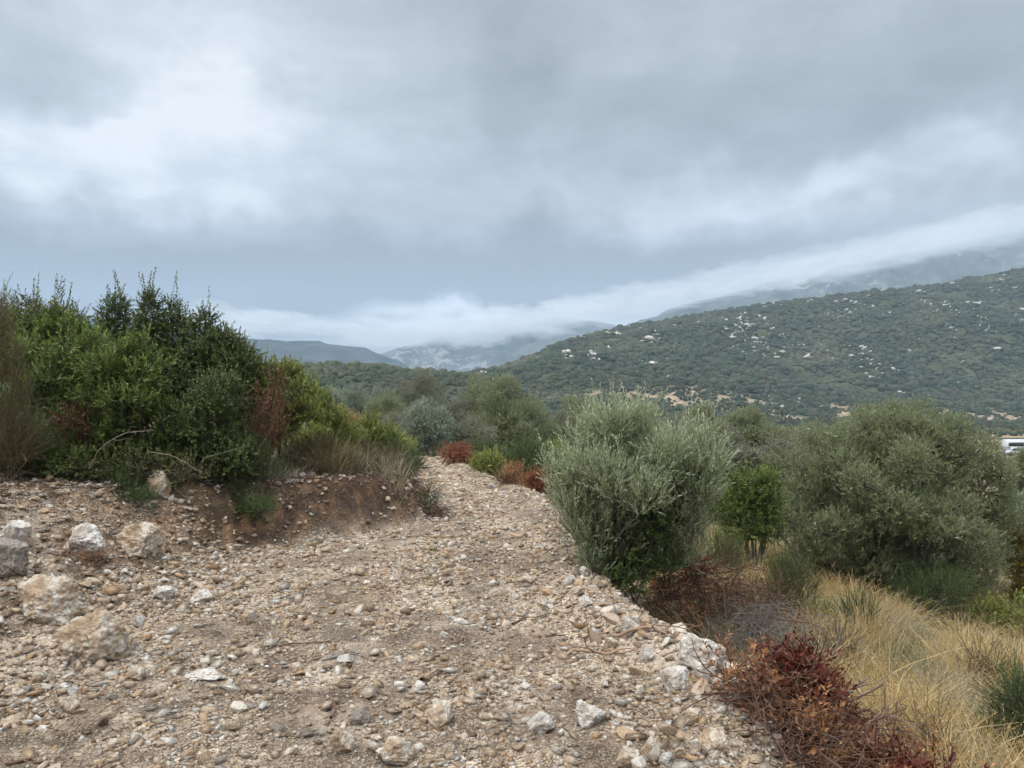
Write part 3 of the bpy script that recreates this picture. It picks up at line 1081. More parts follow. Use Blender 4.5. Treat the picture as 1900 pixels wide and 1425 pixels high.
ROCKS = [
    ('boulder', 160, 1232, 125, 95, 'rock_warm', 'large ochre boulder with white chipped corner at the left of the track', 3, 11),
    ('boulder', 72, 1148, 118, 78, 'rock_warm', 'rounded cream and ochre boulder behind the large ochre boulder', 14, 9),
    ('boulder', 4, 1078, 84, 72, 'rock_grey', 'dark grey boulder cut by the left edge of the picture', 5, 10),
    ('boulder', 147, 1030, 92, 56, 'rock_pale', 'flat faced white block lying in the rubble below the bushes', 26, 13),
    ('boulder', 248, 1034, 85, 58, 'rock_warm', 'brown fractured block just right of the white block', 8, 12),
    ('boulder', 288, 928, 50, 46, 'rock_warm', 'pale stone sticking out of the top of the earth bank', 9, 10),
    ('boulder', 1310, 1250, 92, 66, 'rock_pale', 'long slanting white rock on the right lip of the track', 10, 10),
    ('rock', 457, 1160, 31, 29, 'rock_warm', 'lone small ochre and white rock sitting on the open track', 11, 10),
    ('rock', 254, 1164, 24, 24, 'rock_pale', 'small bright white stone right of the ochre boulder', 12, 9),
    ('rock', 1100, 1350, 62, 42, 'rock_pale', 'pale rounded rock split in two at lower right of the track', 13, 8),
    ('rock', 1256, 1285, 58, 40, 'rock_pale', 'smooth pale rock just below the long slanting white rock', 14, 8),
    ('rock', 1170, 1180, 42, 34, 'rock_pale', 'white rock on the track edge beside the silvery olive bush', 15, 9),
    ('rock', 735, 1422, 80, 44, 'rock_warm', 'flat cream rock at the bottom middle of the picture', 16, 9),
    ('rock', 815, 1352, 56, 46, 'rock_warm', 'angular rock with an orange face in the lower middle of the track', 17, 12),
    ('rock', 1005, 1362, 56, 36, 'rock_pale', 'bright white jagged rock left of the split pale rock', 18, 12),
    ('rock', 632, 1400, 44, 42, 'rock_warm', 'ochre pitted rock left of the flat cream rock', 19, 9),
    ('rock', 1388, 1296, 48, 34, 'rock_pale', 'white rock overhanging the slope above the brush', 20, 9),
    ('rock', 1290, 1345, 38, 28, 'rock_warm', 'square tan rock below the smooth pale rock', 21, 9),
    ('rock', 1052, 1090, 16, 20, 'rock_pale', 'small upright white rock where the olive bush meets the track', 22, 8),
    ('rock', 975, 1086, 32, 15, 'rock_warm', 'low cream orange rock in the track left of the upright white one', 23, 8),
    ('rock', 916, 1087, 24, 9, 'rock_pale', 'flat white stone bedded in the middle of the track', 24, 8),
    ('rock', 852, 1158, 38, 8, 'rock_pale', 'long thin white stone flush with the track surface', 25, 8),
    ('rock', 372, 1262, 86, 14, 'rock_pale', 'flat grey white slab set in dark soil of the track', 26, 9),
    ('rock', 245, 1262, 42, 26, 'rock_warm', 'tan rock right below the large ochre boulder', 27, 9),
    ('rock', 66, 1268, 34, 30, 'rock_warm', 'cream rock beneath the ochre boulder near the left edge', 28, 9),
    ('rock', 300, 1112, 40, 20, 'rock_pale', 'pale rounded stone of a pair above the small bright white stone', 29, 9),
    ('rock', 372, 1118, 42, 20, 'rock_pale', 'pale jagged stone right of the rounded one of the pair', 30, 12),
    ('rock', 1425, 1362, 44, 26, 'rock_pale', 'pale rock lying among the cut branches', 31, 9),
    ('rock', 913, 908, 11, 12, 'rock_pale', 'small round white rock far up the track by the red bushes', 32, 7),
    ('rock', 1167, 1424, 48, 34, 'rock_warm', 'cream rock on the bottom edge right of the middle', 33, 9),
    ('rock', 1212, 1400, 42, 30, 'rock_warm', 'rough tan rock close to the cream rock on the bottom edge', 34, 10),
    ('rock', 1330, 1400, 62, 40, 'rock_warm', 'broad ochre rock on the crumbling edge beside the brush heap', 35, 10),
    ('rock', 1238, 1425, 30, 30, 'rock_pale', 'small white angular rock at the bottom right of the track', 36, 12),
    ('rock', 665, 1345, 42, 30, 'rock_grey', 'greyish rock in the track left of the orange faced rock', 37, 9),
    ('rock', 775, 1285, 28, 18, 'rock_pale', 'cream rock in the middle of the track above the orange faced rock', 38, 9),
    ('rock', 1200, 1230, 30, 32, 'rock_pale', 'bluish white rock propped beside the curved root', 39, 11),
    ('rock', 1135, 1205, 30, 20, 'rock_warm', 'orange cream rock between the curved root and the track edge', 40, 9),
    ('rock', 1240, 1255, 44, 24, 'rock_warm', 'flat tan rock wedged against the long slanting white rock', 41, 9),
    ('rock', 1090, 1125, 26, 18, 'rock_pale', 'pale rock on the lip just before the olive bush trunk', 42, 9),
    ('rock', 20, 1015, 60, 45, 'rock_pale', 'pale block behind the dark grey boulder on the left', 43, 11),
    ('rock', 115, 1322, 46, 26, 'rock_warm', 'reddish tan rock in the lower left of the track', 44, 9),
    ('rock', 1668, 1240, 20, 14, 'rock_pale', 'single pale stone showing in the dry grass', 45, 8),
]
for nm, px, py, w, h, mt, lab, sd, cuts in ROCKS:
    hero_rock(nm, px, py, w, h, M[mt], lab, sd, 0, 1.0, cuts)

# ------------------------------------------------------------------ plants
STY = {
    #            leaf mat, length, width, leaves, shoot, angle, up, out, jitter, bark, twig radius
    'olive_young': ('olive_young', .044, .0115, 18, .21, 38, .85, .5, .32, 'bark', .0016),
    'olive': ('olive', .048, .0130, 12, .145, 48, .45, .7, .45, 'bark', .002),
    'olive_far': ('olive', .08, .026, 9, .22, 50, .35, .75, .5, 'bark', .003),
    'olive_dull': ('olive_dull', .08, .024, 9, .22, 50, .35, .75, .5, 'bark', .003),
    'olive_silver': ('olive_silver', .075, .026, 9, .20, 45, .5, .75, .4, 'bark', .003),
    'mastic': ('mastic', .052, .020, 12, .15, 50, .55, .7, .4, 'bark', .0018),
    'mastic_lime': ('mastic_lime', .050, .018, 13, .15, 45, .7, .6, .4, 'bark', .0018),
    'oak': ('oak', .034, .020, 14, .15, 65, .6, .6, .55, 'bark', .0016),
    'oak_dull': ('oak_dull', .033, .018, 14, .16, 60, .5, .65, .55, 'bark', .0016),
    'heath': ('heath', .022, .005, 30, .24, 35, .8, .5, .35, 'bark_red', .0016),
    'broom': ('broom', .035, .006, 24, .26, 25, .9, .5, .3, 'bark', .0018),
    'juniper': ('juniper', .022, .006, 30, .17, 50, .5, .6, .5, 'bark', .0016),
    'rust': ('rust', .036, .014, 10, .15, 55, .4, .6, .6, 'bark_red', .0018),
    'orange': ('orange', .034, .016, 12, .14, 60, .4, .6, .6, 'bark_red', .0018),
    'red': ('red', .045, .016, 14, .15, 50, .5, .6, .5, 'dead_red', .002),
    'redbush': ('redbush', .05, .02, 12, .16, 55, .5, .6, .5, 'dead_red', .002),
    'yellow': ('yellow', .04, .02, 12, .14, 55, .4, .7, .5, 'bark', .002),
    'green_far': ('broom', .06, .018, 14, .22, 40, .6, .6, .5, 'bark', .002),
    'juniper_far': ('juniper', .05, .014, 16, .22, 45, .7, .6, .5, 'bark', .002),
    'lime_far': ('mastic_lime', .055, .022, 12, .2, 45, .6, .6, .5, 'bark_red', .002),
    'mastic_far': ('mastic', .055, .022, 12, .18, 50, .6, .6, .5, 'bark_red', .002),
}


def auto_lobes(rs, W, H, n, low=.22, D=None):
    D = D or W
    out = [(0, 0, H * (low + .38 * (1 - low)), W * .31, D * .31, H * .36 * (1 - low * .6))]
    for i in range(n):
        d = rdir(rs, 1)[0]
        d[2] = abs(d[2]) * 1.05 - .12
        r = rs.uniform(.16, .26)
        rz = min(r * W * rs.uniform(.75, 1.05), H * .34)
        cz = H * low + max(0, d[2]) * H * (1 - low) * .72 + rz * .35
        cz = min(cz, H - rz * .95)
        out.append((d[0] * W * (.5 - r * .8), d[1] * D * (.5 - r * .8), cz, W * r, D * r, rz))
    a = np.array(out)
    top = (a[:, 2] + a[:, 5]).max()
    a[:, 2] *= H * .97 / top
    a[:, 5] *= H * .97 / top
    a[:, 0] *= W * .5 / np.abs(a[:, 0]).__add__(a[:, 3]).max()
    return [tuple(q) for q in a]


def px_lobes(spec, px0, Y, z0, x0):
    """lobes given as photograph column, row, half width, half height (px), depth offset (m)"""
    out = []
    for q in spec:
        px, py, rx, rz = q[:4]
        dy = q[4] if len(q) > 4 else 0.0
        yy = Y + dy
        k = yy / FPX
        x = (px - 950) * k - x0
        z = EYE + (HPY - py) * k - z0
        rr = rx * k
        out.append((x, dy, z, rr, max(rr * .9, .25 * rr), rz * k))
    return out


def plant(name, label, cat, px, Y, style, lobes=None, top=None, w=None, n=1500, seed=1, group=None, parts=('trunk', 'crown'),
          low=.22, nl=9, r0=.03, nb=60, gap=-.35, lump=.22, depth=.5, spires=0, zoff=0.0, tall=None, Lk=1.0, stems=3, bare=0, lowcut=-1.0, Lv=0.0, ncl=0, ck=.36, env=.35):
    mt, ll, lw, m, L, ang, up, outw, jit, bark, wr = STY[style]
    rs = np.random.RandomState(seed)
    x, y, z = place(px, Y)
    z += zoff
    if lobes is None:
        Hh = tall or (EYE + (HPY - top) / FPX * Y - z)
        lob = auto_lobes(rs, w / FPX * Y, Hh, nl, low)
    else:
        lob = px_lobes(lobes, px, Y, z, x)
    if style in ('olive_far', 'olive_dull', 'olive_silver'):
        n = int(n * 2.9)
    big = lob
    root = empty(name, (x, y, z), label, cat, group)
    wood, fol = Buf(), Buf()
    if ncl:
        lob = clumps(rs, big, ncl, ck)
        nc = ncl * 0 + int(n * (1 - env))
        p, nr = lobe_points(rs, lob[:-len(big)], nc, depth, lump, gap=-.6, low=-.35)
        p2, n2 = lobe_points(rs, lob[-len(big):], n - nc, depth, lump, gap=gap, low=lowcut)
        p, nr = np.concatenate([p, p2]), np.concatenate([nr, n2])
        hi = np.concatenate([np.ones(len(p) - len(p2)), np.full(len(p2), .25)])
        lob = big
    else:
        p, nr = lobe_points(rs, lob, n, depth, lump, gap=gap, low=lowcut)
        hi = np.ones(len(p))
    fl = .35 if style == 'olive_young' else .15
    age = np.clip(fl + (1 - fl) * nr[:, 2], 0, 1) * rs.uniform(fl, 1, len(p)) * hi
    p[:, 2] = np.maximum(p[:, 2], .02)
    D = nr * outw + np.array([0, 0, up]) + rs.normal(0, jit, p.shape)
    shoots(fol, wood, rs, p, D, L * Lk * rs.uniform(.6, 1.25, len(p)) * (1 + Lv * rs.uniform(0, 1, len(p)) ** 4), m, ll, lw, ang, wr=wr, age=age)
    if spires:
        lb = np.array(lob)
        tops = lb[np.argsort(-lb[:, 2])][:max(3, spires // 2)]
        k = rs.randint(0, len(tops), spires)
        B = tops[k, :3] + np.stack([rs.uniform(-.6, .6, spires) * tops[k, 3], rs.uniform(-.6, .6, spires) * tops[k, 4], tops[k, 5] * rs.uniform(.3, .85, spires)], -1)
        shoots(fol, wood, rs, B, np.stack([rs.normal(0, .12, spires), rs.normal(0, .12, spires), np.ones(spires)], -1),
               rs.uniform(.2, .45, spires), 20, ll * 1.25, lw * 1.3, 60, .08, wr=wr * 1.3, t0=.05, age=np.full(spires, .5))
    limbs(wood, rs, lob, r0, p, nb, stems=stems, rb=max(.004, r0 * .2))
    if bare:
        q = p[rs.choice(len(p), min(bare, len(p)))]
        K = np.linspace(0, 1, 6)[None, :, None]
        dd = unit(rs.normal(0, 1, q.shape) + [0, 0, .1])
        st = q * .55
        P = st[:, None] + (q - st)[:, None] * K * 1.15 + dd[:, None] * K * (1 - K) * .35
        tubes(wood, P, (.0045 * (1 - .7 * K[..., 0])) * rs.uniform(.6, 1.3, (len(q), 1)), 4)
    wood.build(parts[0], M[bark], root, True)
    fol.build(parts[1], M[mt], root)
    return root


SH = ('stems', 'foliage')

# silvery olive bush by the track and the large olive beyond the grass
plant('olive_bush', 'silvery young olive bush with upright pale shoots at the right edge of the track', 'bush', 1140, 7.3, 'olive_young',
      [(1180, 880, 90, 70), (1095, 900, 62, 76), (1268, 868, 66, 66), (1145, 815, 50, 48), (1180, 795, 34, 32), (1056, 900, 34, 50), (1310, 850, 24, 30),
       (1262, 955, 60, 60), (1090, 980, 60, 60), (1180, 1000, 60, 50, .25), (1120, 1050, 44, 44, .1), (1235, 1045, 50, 40, .3), (1305, 905, 28, 42), (1295, 985, 36, 38, .2), (1105, 1035, 30, 40, .2), (1270, 1030, 40, 30, .3),
       (1150, 930, 90, 80, .55), (1230, 910, 80, 70, .6), (1095, 855, 45, 40, .2), (1235, 850, 42, 45, -.35), (1130, 890, 46, 50, -.4), (1195, 930, 50, 40, -.45)],
      n=10500, seed=21, r0=.028, nb=160, gap=-.22, depth=.5, stems=5, lump=.3, Lv=.9, ncl=70, ck=.42, env=.4)
plant('olive_tree', 'large broad grey green olive tree beyond the dry grass on the right', 'tree', 1650, 12.5, 'olive',
      [(1650, 835, 100, 62), (1560, 855, 75, 58, -.3), (1497, 905, 62, 72), (1755, 850, 90, 70), (1835, 915, 55, 80, .2), (1458, 965, 40, 58),
       (1530, 990, 80, 62, -.5), (1650, 925, 110, 80, -.7), (1760, 950, 90, 80, -.5), (1845, 1010, 42, 70), (1620, 1030, 85, 55, -.4), (1745, 1045, 85, 48, -.2),
       (1700, 775, 60, 34), (1605, 785, 48, 36, .3), (1650, 770, 45, 30, .2), (1760, 795, 50, 34), (1530, 820, 50, 36, .2), (1820, 830, 46, 42, .3), (1860, 880, 30, 50, .2), (1690, 860, 60, 45, -1.0), (1600, 900, 55, 45, -1.0), (1500, 1040, 60, 40),
       (1720, 960, 70, 60, -1.1), (1800, 1070, 60, 36), (1650, 850, 120, 80, 1.0), (1560, 940, 110, 80, .9), (1770, 940, 100, 90, .9), (1575, 1085, 70, 30), (1690, 1090, 80, 30, .2)],
      n=38000, seed=22, r0=.11, nb=320, gap=-.4, depth=.5, lump=.35, stems=3, bare=90, ncl=240, ck=.35, env=.36)
plant('mastic_bush', 'low bright green bush growing under the large olive tree', 'bush', 1725, 11.2, 'juniper', top=1055, w=165, n=2000, seed=23, parts=SH, low=.05, nb=60, r0=.012)
plant('almond_tree', 'small leafy green tree between the silvery bush and the large olive', 'tree', 1402, 11.5, 'mastic',
      [(1392, 915, 30, 32), (1362, 938, 26, 34), (1420, 925, 26, 38), (1380, 975, 40, 26), (1430, 900, 12, 22), (1375, 900, 12, 20), (1415, 980, 34, 26), (1400, 945, 40, 40, .3)],
      n=1900, seed=24, r0=.028, nb=60, stems=3, gap=-.2, Lv=.8)
plant('broom_bush', 'dark green broom bush in the grass before the large olive', 'bush', 1468, 9.3, 'broom', top=1045, w=100, n=700, seed=25, parts=SH, low=.02, nb=30, r0=.01)
plant('shrub', 'yellow and green autumn shrub at the right edge behind the large olive', 'shrub', 1893, 12.8, 'yellow', top=965, w=55, n=700, seed=26, parts=SH, low=.1, nb=30, r0=.012)
plant('broom_bush', 'fresh green broom at the right edge low in the dry grass', 'bush', 1905, 5.6, 'juniper', top=1265, w=110, n=900, seed=27, parts=SH, low=.02, nb=20, r0=.01, Lk=1.5)
plant('shrub', 'low yellow green shrub on the terrace right of the large olive', 'shrub', 1865, 11.2, 'lime_far', top=1110, w=110, n=420, seed=28, parts=SH, low=.02, nb=20, r0=.01)
plant('shrub', 'grey twiggy dried thistle shrub in the golden grass', 'shrub', 1835, 7.6, 'heath', top=1205, w=110, n=160, seed=29, parts=SH, low=.02, nb=160, r0=.008, bare=160)
plant('shrub', 'small olive green shrub behind the rear brush heap', 'shrub', 1345, 10.5, 'broom', top=1000, w=80, n=420, seed=30, parts=SH, low=.02, nb=20, r0=.008)

plant('mastic_shrub', 'dark green mastic growing through the lower middle of the silvery olive bush', 'bush', 1175, 7.2, 'oak',
      [(1195, 975, 44, 40, .1), (1160, 1030, 36, 40, .1), (1215, 1035, 40, 36, .2), (1165, 1085, 30, 24, 0), (1235, 960, 26, 26, .1)],
      n=900, seed=31, parts=SH, nb=40, r0=.012)

# the thicket on the left bank
plant('heath_bush', 'brown green heath bush cut by the left edge of the picture', 'bush', -20, 7.6, 'heath',
      [(-50, 640, 60, 80), (-10, 740, 50, 70), (-30, 820, 70, 50), (20, 830, 45, 40), (-10, 590, 18, 35)], n=2400, seed=41, parts=SH, nb=120, r0=.02)
plant('oak_shrub', 'dark holm oak shrub at the far left with thin shoots against the sky', 'shrub', 90, 9.6, 'oak_dull',
      [(60, 640, 75, 60), (120, 620, 45, 50), (20, 620, 60, 50), (150, 660, 50, 55), (90, 720, 80, 80), (60, 575, 25, 22), (118, 580, 16, 28)], n=4200, seed=42, parts=SH, ncl=50, ck=.42, env=.4, nb=120, spires=9, r0=.025)
plant('oak_shrub', 'narrow pointed dark oak shrub standing left of the two tall spires', 'shrub', 210, 9.8, 'oak',
      [(208, 640, 30, 55), (212, 595, 20, 38), (218, 568, 11, 20), (195, 680, 45, 50), (235, 690, 45, 50)], n=1900, seed=43, parts=SH, nb=60, spires=5, r0=.02)
plant('oak_shrub', 'tallest dark oak shrub with twin leafy spires rising from the thicket', 'shrub', 300, 9.5, 'oak',
      [(278, 640, 32, 55), (280, 590, 18, 36), (325, 640, 26, 50), (322, 595, 14, 30), (290, 700, 60, 60), (345, 690, 40, 50), (284, 565, 9, 18)], n=3000, seed=44, parts=SH, nb=90, spires=8, r0=.025)
plant('oak_shrub', 'dark oak shrub with a single slim spire right of the twin spires', 'shrub', 385, 9.4, 'oak',
      [(375, 650, 34, 44), (382, 608, 14, 30), (405, 670, 40, 45), (360, 720, 55, 60), (430, 700, 42, 55), (415, 650, 26, 30), (400, 770, 70, 60)], n=3800, seed=45, parts=SH, nb=110, spires=5, r0=.025)
plant('oak_shrub', 'rounded dull oak shrub at the right shoulder of the thicket', 'shrub', 450, 9.6, 'oak_dull',
      [(445, 690, 30, 40), (435, 660, 18, 22), (465, 740, 32, 50), (450, 800, 50, 45)], n=1700, seed=46, parts=SH, nb=60, spires=4, r0=.02)
plant('mastic_shrub', 'bright green mastic bush filling the front left of the thicket', 'bush', 130, 8.8, 'mastic',
      [(110, 700, 70, 60), (170, 660, 48, 40), (60, 760, 60, 60), (150, 760, 75, 60), (120, 830, 80, 40), (50, 690, 40, 40), (60, 850, 60, 30), (180, 860, 50, 26)], n=3600, seed=47, parts=SH, ncl=46, ck=.42, env=.4, nb=170, r0=.025, bare=60)
plant('mastic_shrub', 'glossy mastic bush with pale green tips leaning over the bank', 'bush', 270, 8.5, 'mastic',
      [(215, 680, 50, 44), (270, 700, 38, 40), (240, 750, 70, 50), (305, 770, 42, 32), (345, 800, 26, 20), (200, 800, 60, 45), (290, 835, 45, 30), (255, 660, 28, 28), (240, 865, 50, 24)], n=3600, seed=48, parts=SH, ncl=46, ck=.42, env=.4, nb=190, r0=.025, bare=70)
plant('mastic_shrub', 'dark mastic bush low in the middle of the thicket', 'bush', 390, 8.6, 'oak',
      [(380, 790, 55, 50), (340, 850, 45, 34), (430, 850, 50, 34), (410, 740, 40, 40)], n=2000, seed=49, parts=SH, nb=140, r0=.02, bare=90)
plant('mastic_shrub', 'upright yellow green mastic at the right end of the thicket', 'bush', 525, 9.7, 'mastic_lime',
      [(500, 692, 26, 30), (535, 700, 22, 36), (485, 725, 30, 34), (560, 750, 26, 50), (520, 780, 46, 54), (470, 688, 14, 22), (550, 700, 8, 20)], n=2100, seed=50, parts=SH, ncl=30, ck=.42, env=.4, nb=70, r0=.02, spires=0)
plant('dead_shrub', 'red brown withered shrub in front of the yellow green mastic', 'shrub', 490, 9.0, 'rust',
      [(500, 740, 22, 44), (485, 790, 30, 44), (510, 800, 22, 40), (470, 850, 30, 40), (520, 700, 10, 16)], n=340, seed=51, parts=SH, nb=90, r0=.015, bare=70)
plant('broom_bush', 'green broom bush trailing over the bank beside the withered shrub', 'bush', 460, 8.8, 'broom',
      [(440, 860, 50, 26), (490, 880, 40, 24), (430, 900, 34, 20)], n=600, seed=52, parts=SH, nb=90, r0=.012, bare=60)
plant('mastic_shrub', 'pale green shrub between the thicket and the orange leaved one', 'bush', 590, 11.4, 'mastic_lime',
      [(585, 750, 34, 34), (618, 792, 28, 36), (590, 830, 54, 40), (565, 790, 38, 46), (600, 742, 11, 20), (640, 822, 32, 30)], n=2300, seed=53, parts=SH, ncl=28, ck=.42, env=.4, nb=50, r0=.015)
plant('dead_shrub', 'small orange leaved shrub behind the grassy bank top', 'shrub', 640, 12.6, 'orange',
      [(642, 790, 24, 20), (668, 798, 20, 16), (632, 772, 9, 14), (690, 806, 14, 12)], n=420, seed=54, parts=SH, nb=30, r0=.01)
plant('mastic_shrub', 'round leafy green shrub at the corner where the track bends', 'bush', 700, 12.4, 'mastic_lime',
      [(690, 808, 34, 28), (724, 816, 28, 30), (690, 785, 14, 16), (705, 850, 46, 38), (650, 830, 38, 32)], n=1900, seed=55, parts=SH, ncl=20, ck=.42, env=.4, nb=40, r0=.012)
plant('juniper_bush', 'dark green juniper bush on the nose of the earth bank', 'bush', 745, 11.0, 'juniper',
      [(735, 850, 26, 34), (757, 875, 20, 34), (748, 910, 30, 30), (725, 890, 26, 34), (728, 825, 12, 20)], n=1900, seed=56, parts=SH, ncl=18, ck=.42, env=.4, nb=50, r0=.012)
plant('juniper_bush', 'small green sprig at the foot of the bank nose', 'bush', 797, 10.7, 'juniper', top=905, w=30, n=130, seed=57, parts=SH, low=.1, nl=4, nb=12, r0=.006)
plant('heath_bush', 'low grey green heather on top of the earth bank', 'bush', 600, 9.9, 'heath',
      [(560, 868, 36, 26), (605, 870, 36, 28), (640, 885, 28, 22), (590, 845, 26, 20), (540, 890, 24, 16, -.15), (600, 902, 26, 12, -.25)], n=1600, seed=58, parts=SH, nb=60, r0=.01)
plant('heath_bush', 'brown heather spilling to the right along the bank top', 'bush', 675, 10.6, 'heath',
      [(660, 885, 34, 24), (700, 892, 32, 26), (680, 860, 26, 22), (720, 880, 26, 24), (645, 905, 26, 14, -.25), (700, 915, 30, 12, -.3)], n=1500, seed=59, parts=SH, nb=50, r0=.01)
plant('juniper_bush', 'green juniper branch hanging down the face of the bank', 'bush', 480, 8.5, 'juniper',
      [(440, 920, 22, 14, .1), (460, 945, 20, 13), (480, 968, 16, 11, -.15), (495, 985, 12, 8, -.25)], n=620, seed=60, parts=SH, nb=40, r0=.008, zoff=.02)
plant('juniper_bush', 'small hanging green sprig left of the stone in the bank', 'bush', 250, 7.9, 'juniper',
      [(235, 915, 26, 16, .1), (265, 938, 18, 9, -.05), (225, 895, 20, 14, .2)], n=420, seed=61, parts=SH, nb=30, r0=.008)
plant('heath_bush', 'tangled grey brown understory bush below the leaning mastic', 'bush', 210, 8.3, 'oak_dull',
      [(180, 865, 70, 26), (260, 868, 60, 26), (110, 870, 60, 26), (340, 880, 50, 22), (30, 870, 50, 26)], n=1200, seed=62, parts=SH, nb=220, r0=.012, bare=260)
plant('mastic_shrub', 'fresh green sprig low at the foot of the left thicket', 'bush', 90, 8.2, 'mastic',
      [(80, 865, 22, 16), (140, 868, 26, 16)], n=260, seed=63, parts=SH, nb=20, r0=.008)

plant('mastic_shrub', 'tall olive green mastic at the upper left of the thicket', 'bush', 110, 9.3, 'mastic',
      [(70, 640, 50, 44), (140, 640, 44, 40), (100, 610, 34, 30), (30, 650, 36, 40), (170, 680, 50, 40), (10, 600, 20, 24)], n=2400, seed=64, parts=SH, ncl=36, ck=.42, env=.4, nb=80, r0=.02, spires=3)
plant('dead_shrub', 'small withered brown patch of leaves low in the left thicket', 'shrub', 150, 8.3, 'rust',
      [(140, 770, 22, 16), (160, 790, 20, 14), (120, 780, 14, 12)], n=150, seed=65, parts=SH, nb=60, r0=.008, bare=30)
plant('broom_bush', 'yellowish low broom at the left edge under the heath bush', 'bush', 45, 8.1, 'broom',
      [(30, 835, 30, 30), (60, 845, 26, 22), (10, 860, 30, 22)], n=700, seed=66, parts=SH, nb=60, r0=.008)
plant('broom_bush', 'dark olive green broom among the golden grass below the large olive', 'bush', 1590, 9.2, 'broom', top=1120, w=70, n=260, seed=67, parts=SH, low=.02, nb=20, r0=.008)
plant('shrub', 'brown dried stalky shrub in the middle of the golden grass', 'shrub', 1560, 7.4, 'heath', top=1165, w=80, n=120, seed=69, parts=SH, low=.02, nb=90, r0=.006, bare=120)
plant('shrub', 'grey leafless shrub low in the grass near the bottom right', 'shrub', 1730, 5.2, 'heath', top=1330, w=90, n=50, seed=70, parts=SH, low=.02, nb=120, r0=.005, bare=200)

# shrubs along the far part of the track
for i, (px, Y, tp, w, st, n, nm, lab) in enumerate([
    (842, 19.0, 826, 62, 'redbush', 420, 'dead_shrub', 'bright red leaved dead bush at the far right side of the track'),
    (866, 19.5, 826, 22, 'redbush', 120, 'dead_shrub', 'small red pointed sprig beside the red leaved bush'),
    (895, 20.5, 808, 95, 'green_far', 900, 'broom_bush', 'grey green broom behind the red leaved bush'),
    (905, 16.8, 840, 62, 'lime_far', 480, 'broom_bush', 'olive yellow bush leaning right of the red leaved bush'),
    (985, 20.0, 818, 90, 'juniper_far', 1300, 'juniper_bush', 'dark green rounded bush under the big olive with visible trunk'),
    (930, 20.5, 820, 60, 'juniper_far', 600, 'juniper_bush', 'green reedy bush left of the dark rounded bush'),
    (1035, 23.0, 812, 80, 'lime_far', 700, 'shrub', 'yellow green bush showing behind the silvery bush'),
    (952, 14.8, 862, 44, 'orange', 300, 'dead_shrub', 'orange and yellow shrub on the right verge of the track'),
    (943, 14.0, 885, 44, 'rust', 220, 'dead_shrub', 'low red brown scrub in front of the orange shrub'),
    (998, 13.6, 878, 44, 'redbush', 300, 'dead_shrub', 'red brown dead shrub tucked left of the silvery olive bush'),
    (1000, 24.0, 822, 60, 'green_far', 500, 'shrub', 'dark bush in the shade of the olives behind the track'),
    (740, 23.0, 805, 70, 'lime_far', 500, 'shrub', 'green shrub at the bend left of the round olive'),
    (1090, 20.0, 830, 90, 'green_far', 700, 'shrub', 'dull green bush hidden behind the top left of the silvery bush'),
    (1330, 17.0, 860, 90, 'green_far', 700, 'shrub', 'dull green bush right behind the silvery olive bush'),
    (1450, 19.0, 840, 110, 'green_far', 800, 'shrub', 'shaded bush between the leafy small tree and the far olives'),
    (1350, 13.5, 985, 60, 'lime_far', 260, 'shrub', 'low yellow green shrub at the foot of the leafy small tree'),
]):
    plant(nm, lab, 'bush', px, Y, st, top=tp, w=w, n=n, seed=80 + i, parts=SH, low=.04, nb=25, r0=.015)

# olives of the middle distance, each grown on its own
MID = [
    (950, 32, 697, 172, 'olive_far', 5200, 'big spreading olive tree with its dark trunk showing above the track'),
    (787, 27, 742, 112, 'olive_silver', 3000, 'round silver green olive standing at the bend of the track'),
    (778, 44, 682, 112, 'olive_dull', 3200, 'tallest dull olive behind the round silver green one'),
    (885, 42, 700, 66, 'olive_far', 1800, 'narrow olive crown left of the big spreading olive'),
    (612, 40, 718, 74, 'olive_silver', 1800, 'pale olive seen first right of the left thicket'),
    (660, 42, 714, 92, 'olive_silver', 2200, 'second pale olive from the left thicket'),
    (708, 40, 722, 86, 'olive_far', 2200, 'third pale olive from the left thicket'),
    (650, 32, 760, 90, 'olive_dull', 2000, 'darker low olive in front of the pale olives'),
    (725, 34, 765, 80, 'olive_dull', 2000, 'dark low olive touching the round silver green one'),
    (850, 40, 735, 80, 'olive_dull', 2000, 'dim olive between the round olive and the big spreading one'),
    (875, 28, 775, 90, 'olive_dull', 2200, 'low dusky olive left of the big trunk'),
    (1075, 40, 730, 104, 'olive_far', 2600, 'olive with a loose crown right of the big spreading olive'),
    (1040, 34, 762, 80, 'olive_dull', 2000, 'low olive partly hidden by the silvery bush'),
    (1185, 44, 727, 92, 'olive_far', 2400, 'olive crown peeping over the silvery bush'),
    (1130, 36, 765, 90, 'olive_far', 2200, 'olive behind the left top of the silvery bush'),
    (1250, 36, 766, 90, 'olive_dull', 2200, 'dull olive behind the right shoulder of the silvery bush'),
    (1312, 27, 754, 120, 'olive_far', 3600, 'rounded olive crown right of the silvery bush'),
    (1385, 29, 762, 110, 'olive_far', 3600, 'olive second to the right of the silvery bush'),
    (1450, 31, 777, 110, 'olive_far', 3200, 'olive in the row just left of the large olive tree'),
    (1515, 34, 782, 100, 'olive_far', 2600, 'olive half hidden behind the large olive tree'),
    (1350, 21, 800, 120, 'olive_dull', 2800, 'low dark olive in front of the rounded crowns'),
    (1440, 22, 815, 120, 'olive_dull', 2800, 'low dark olive right of the other low dark one'),
    (1920, 26, 830, 90, 'olive_far', 2200, 'olive at the right edge behind the large olive'),
    (1885, 17, 925, 80, 'olive_silver', 1500, 'greyish olive showing right of the large olive low down'),
]
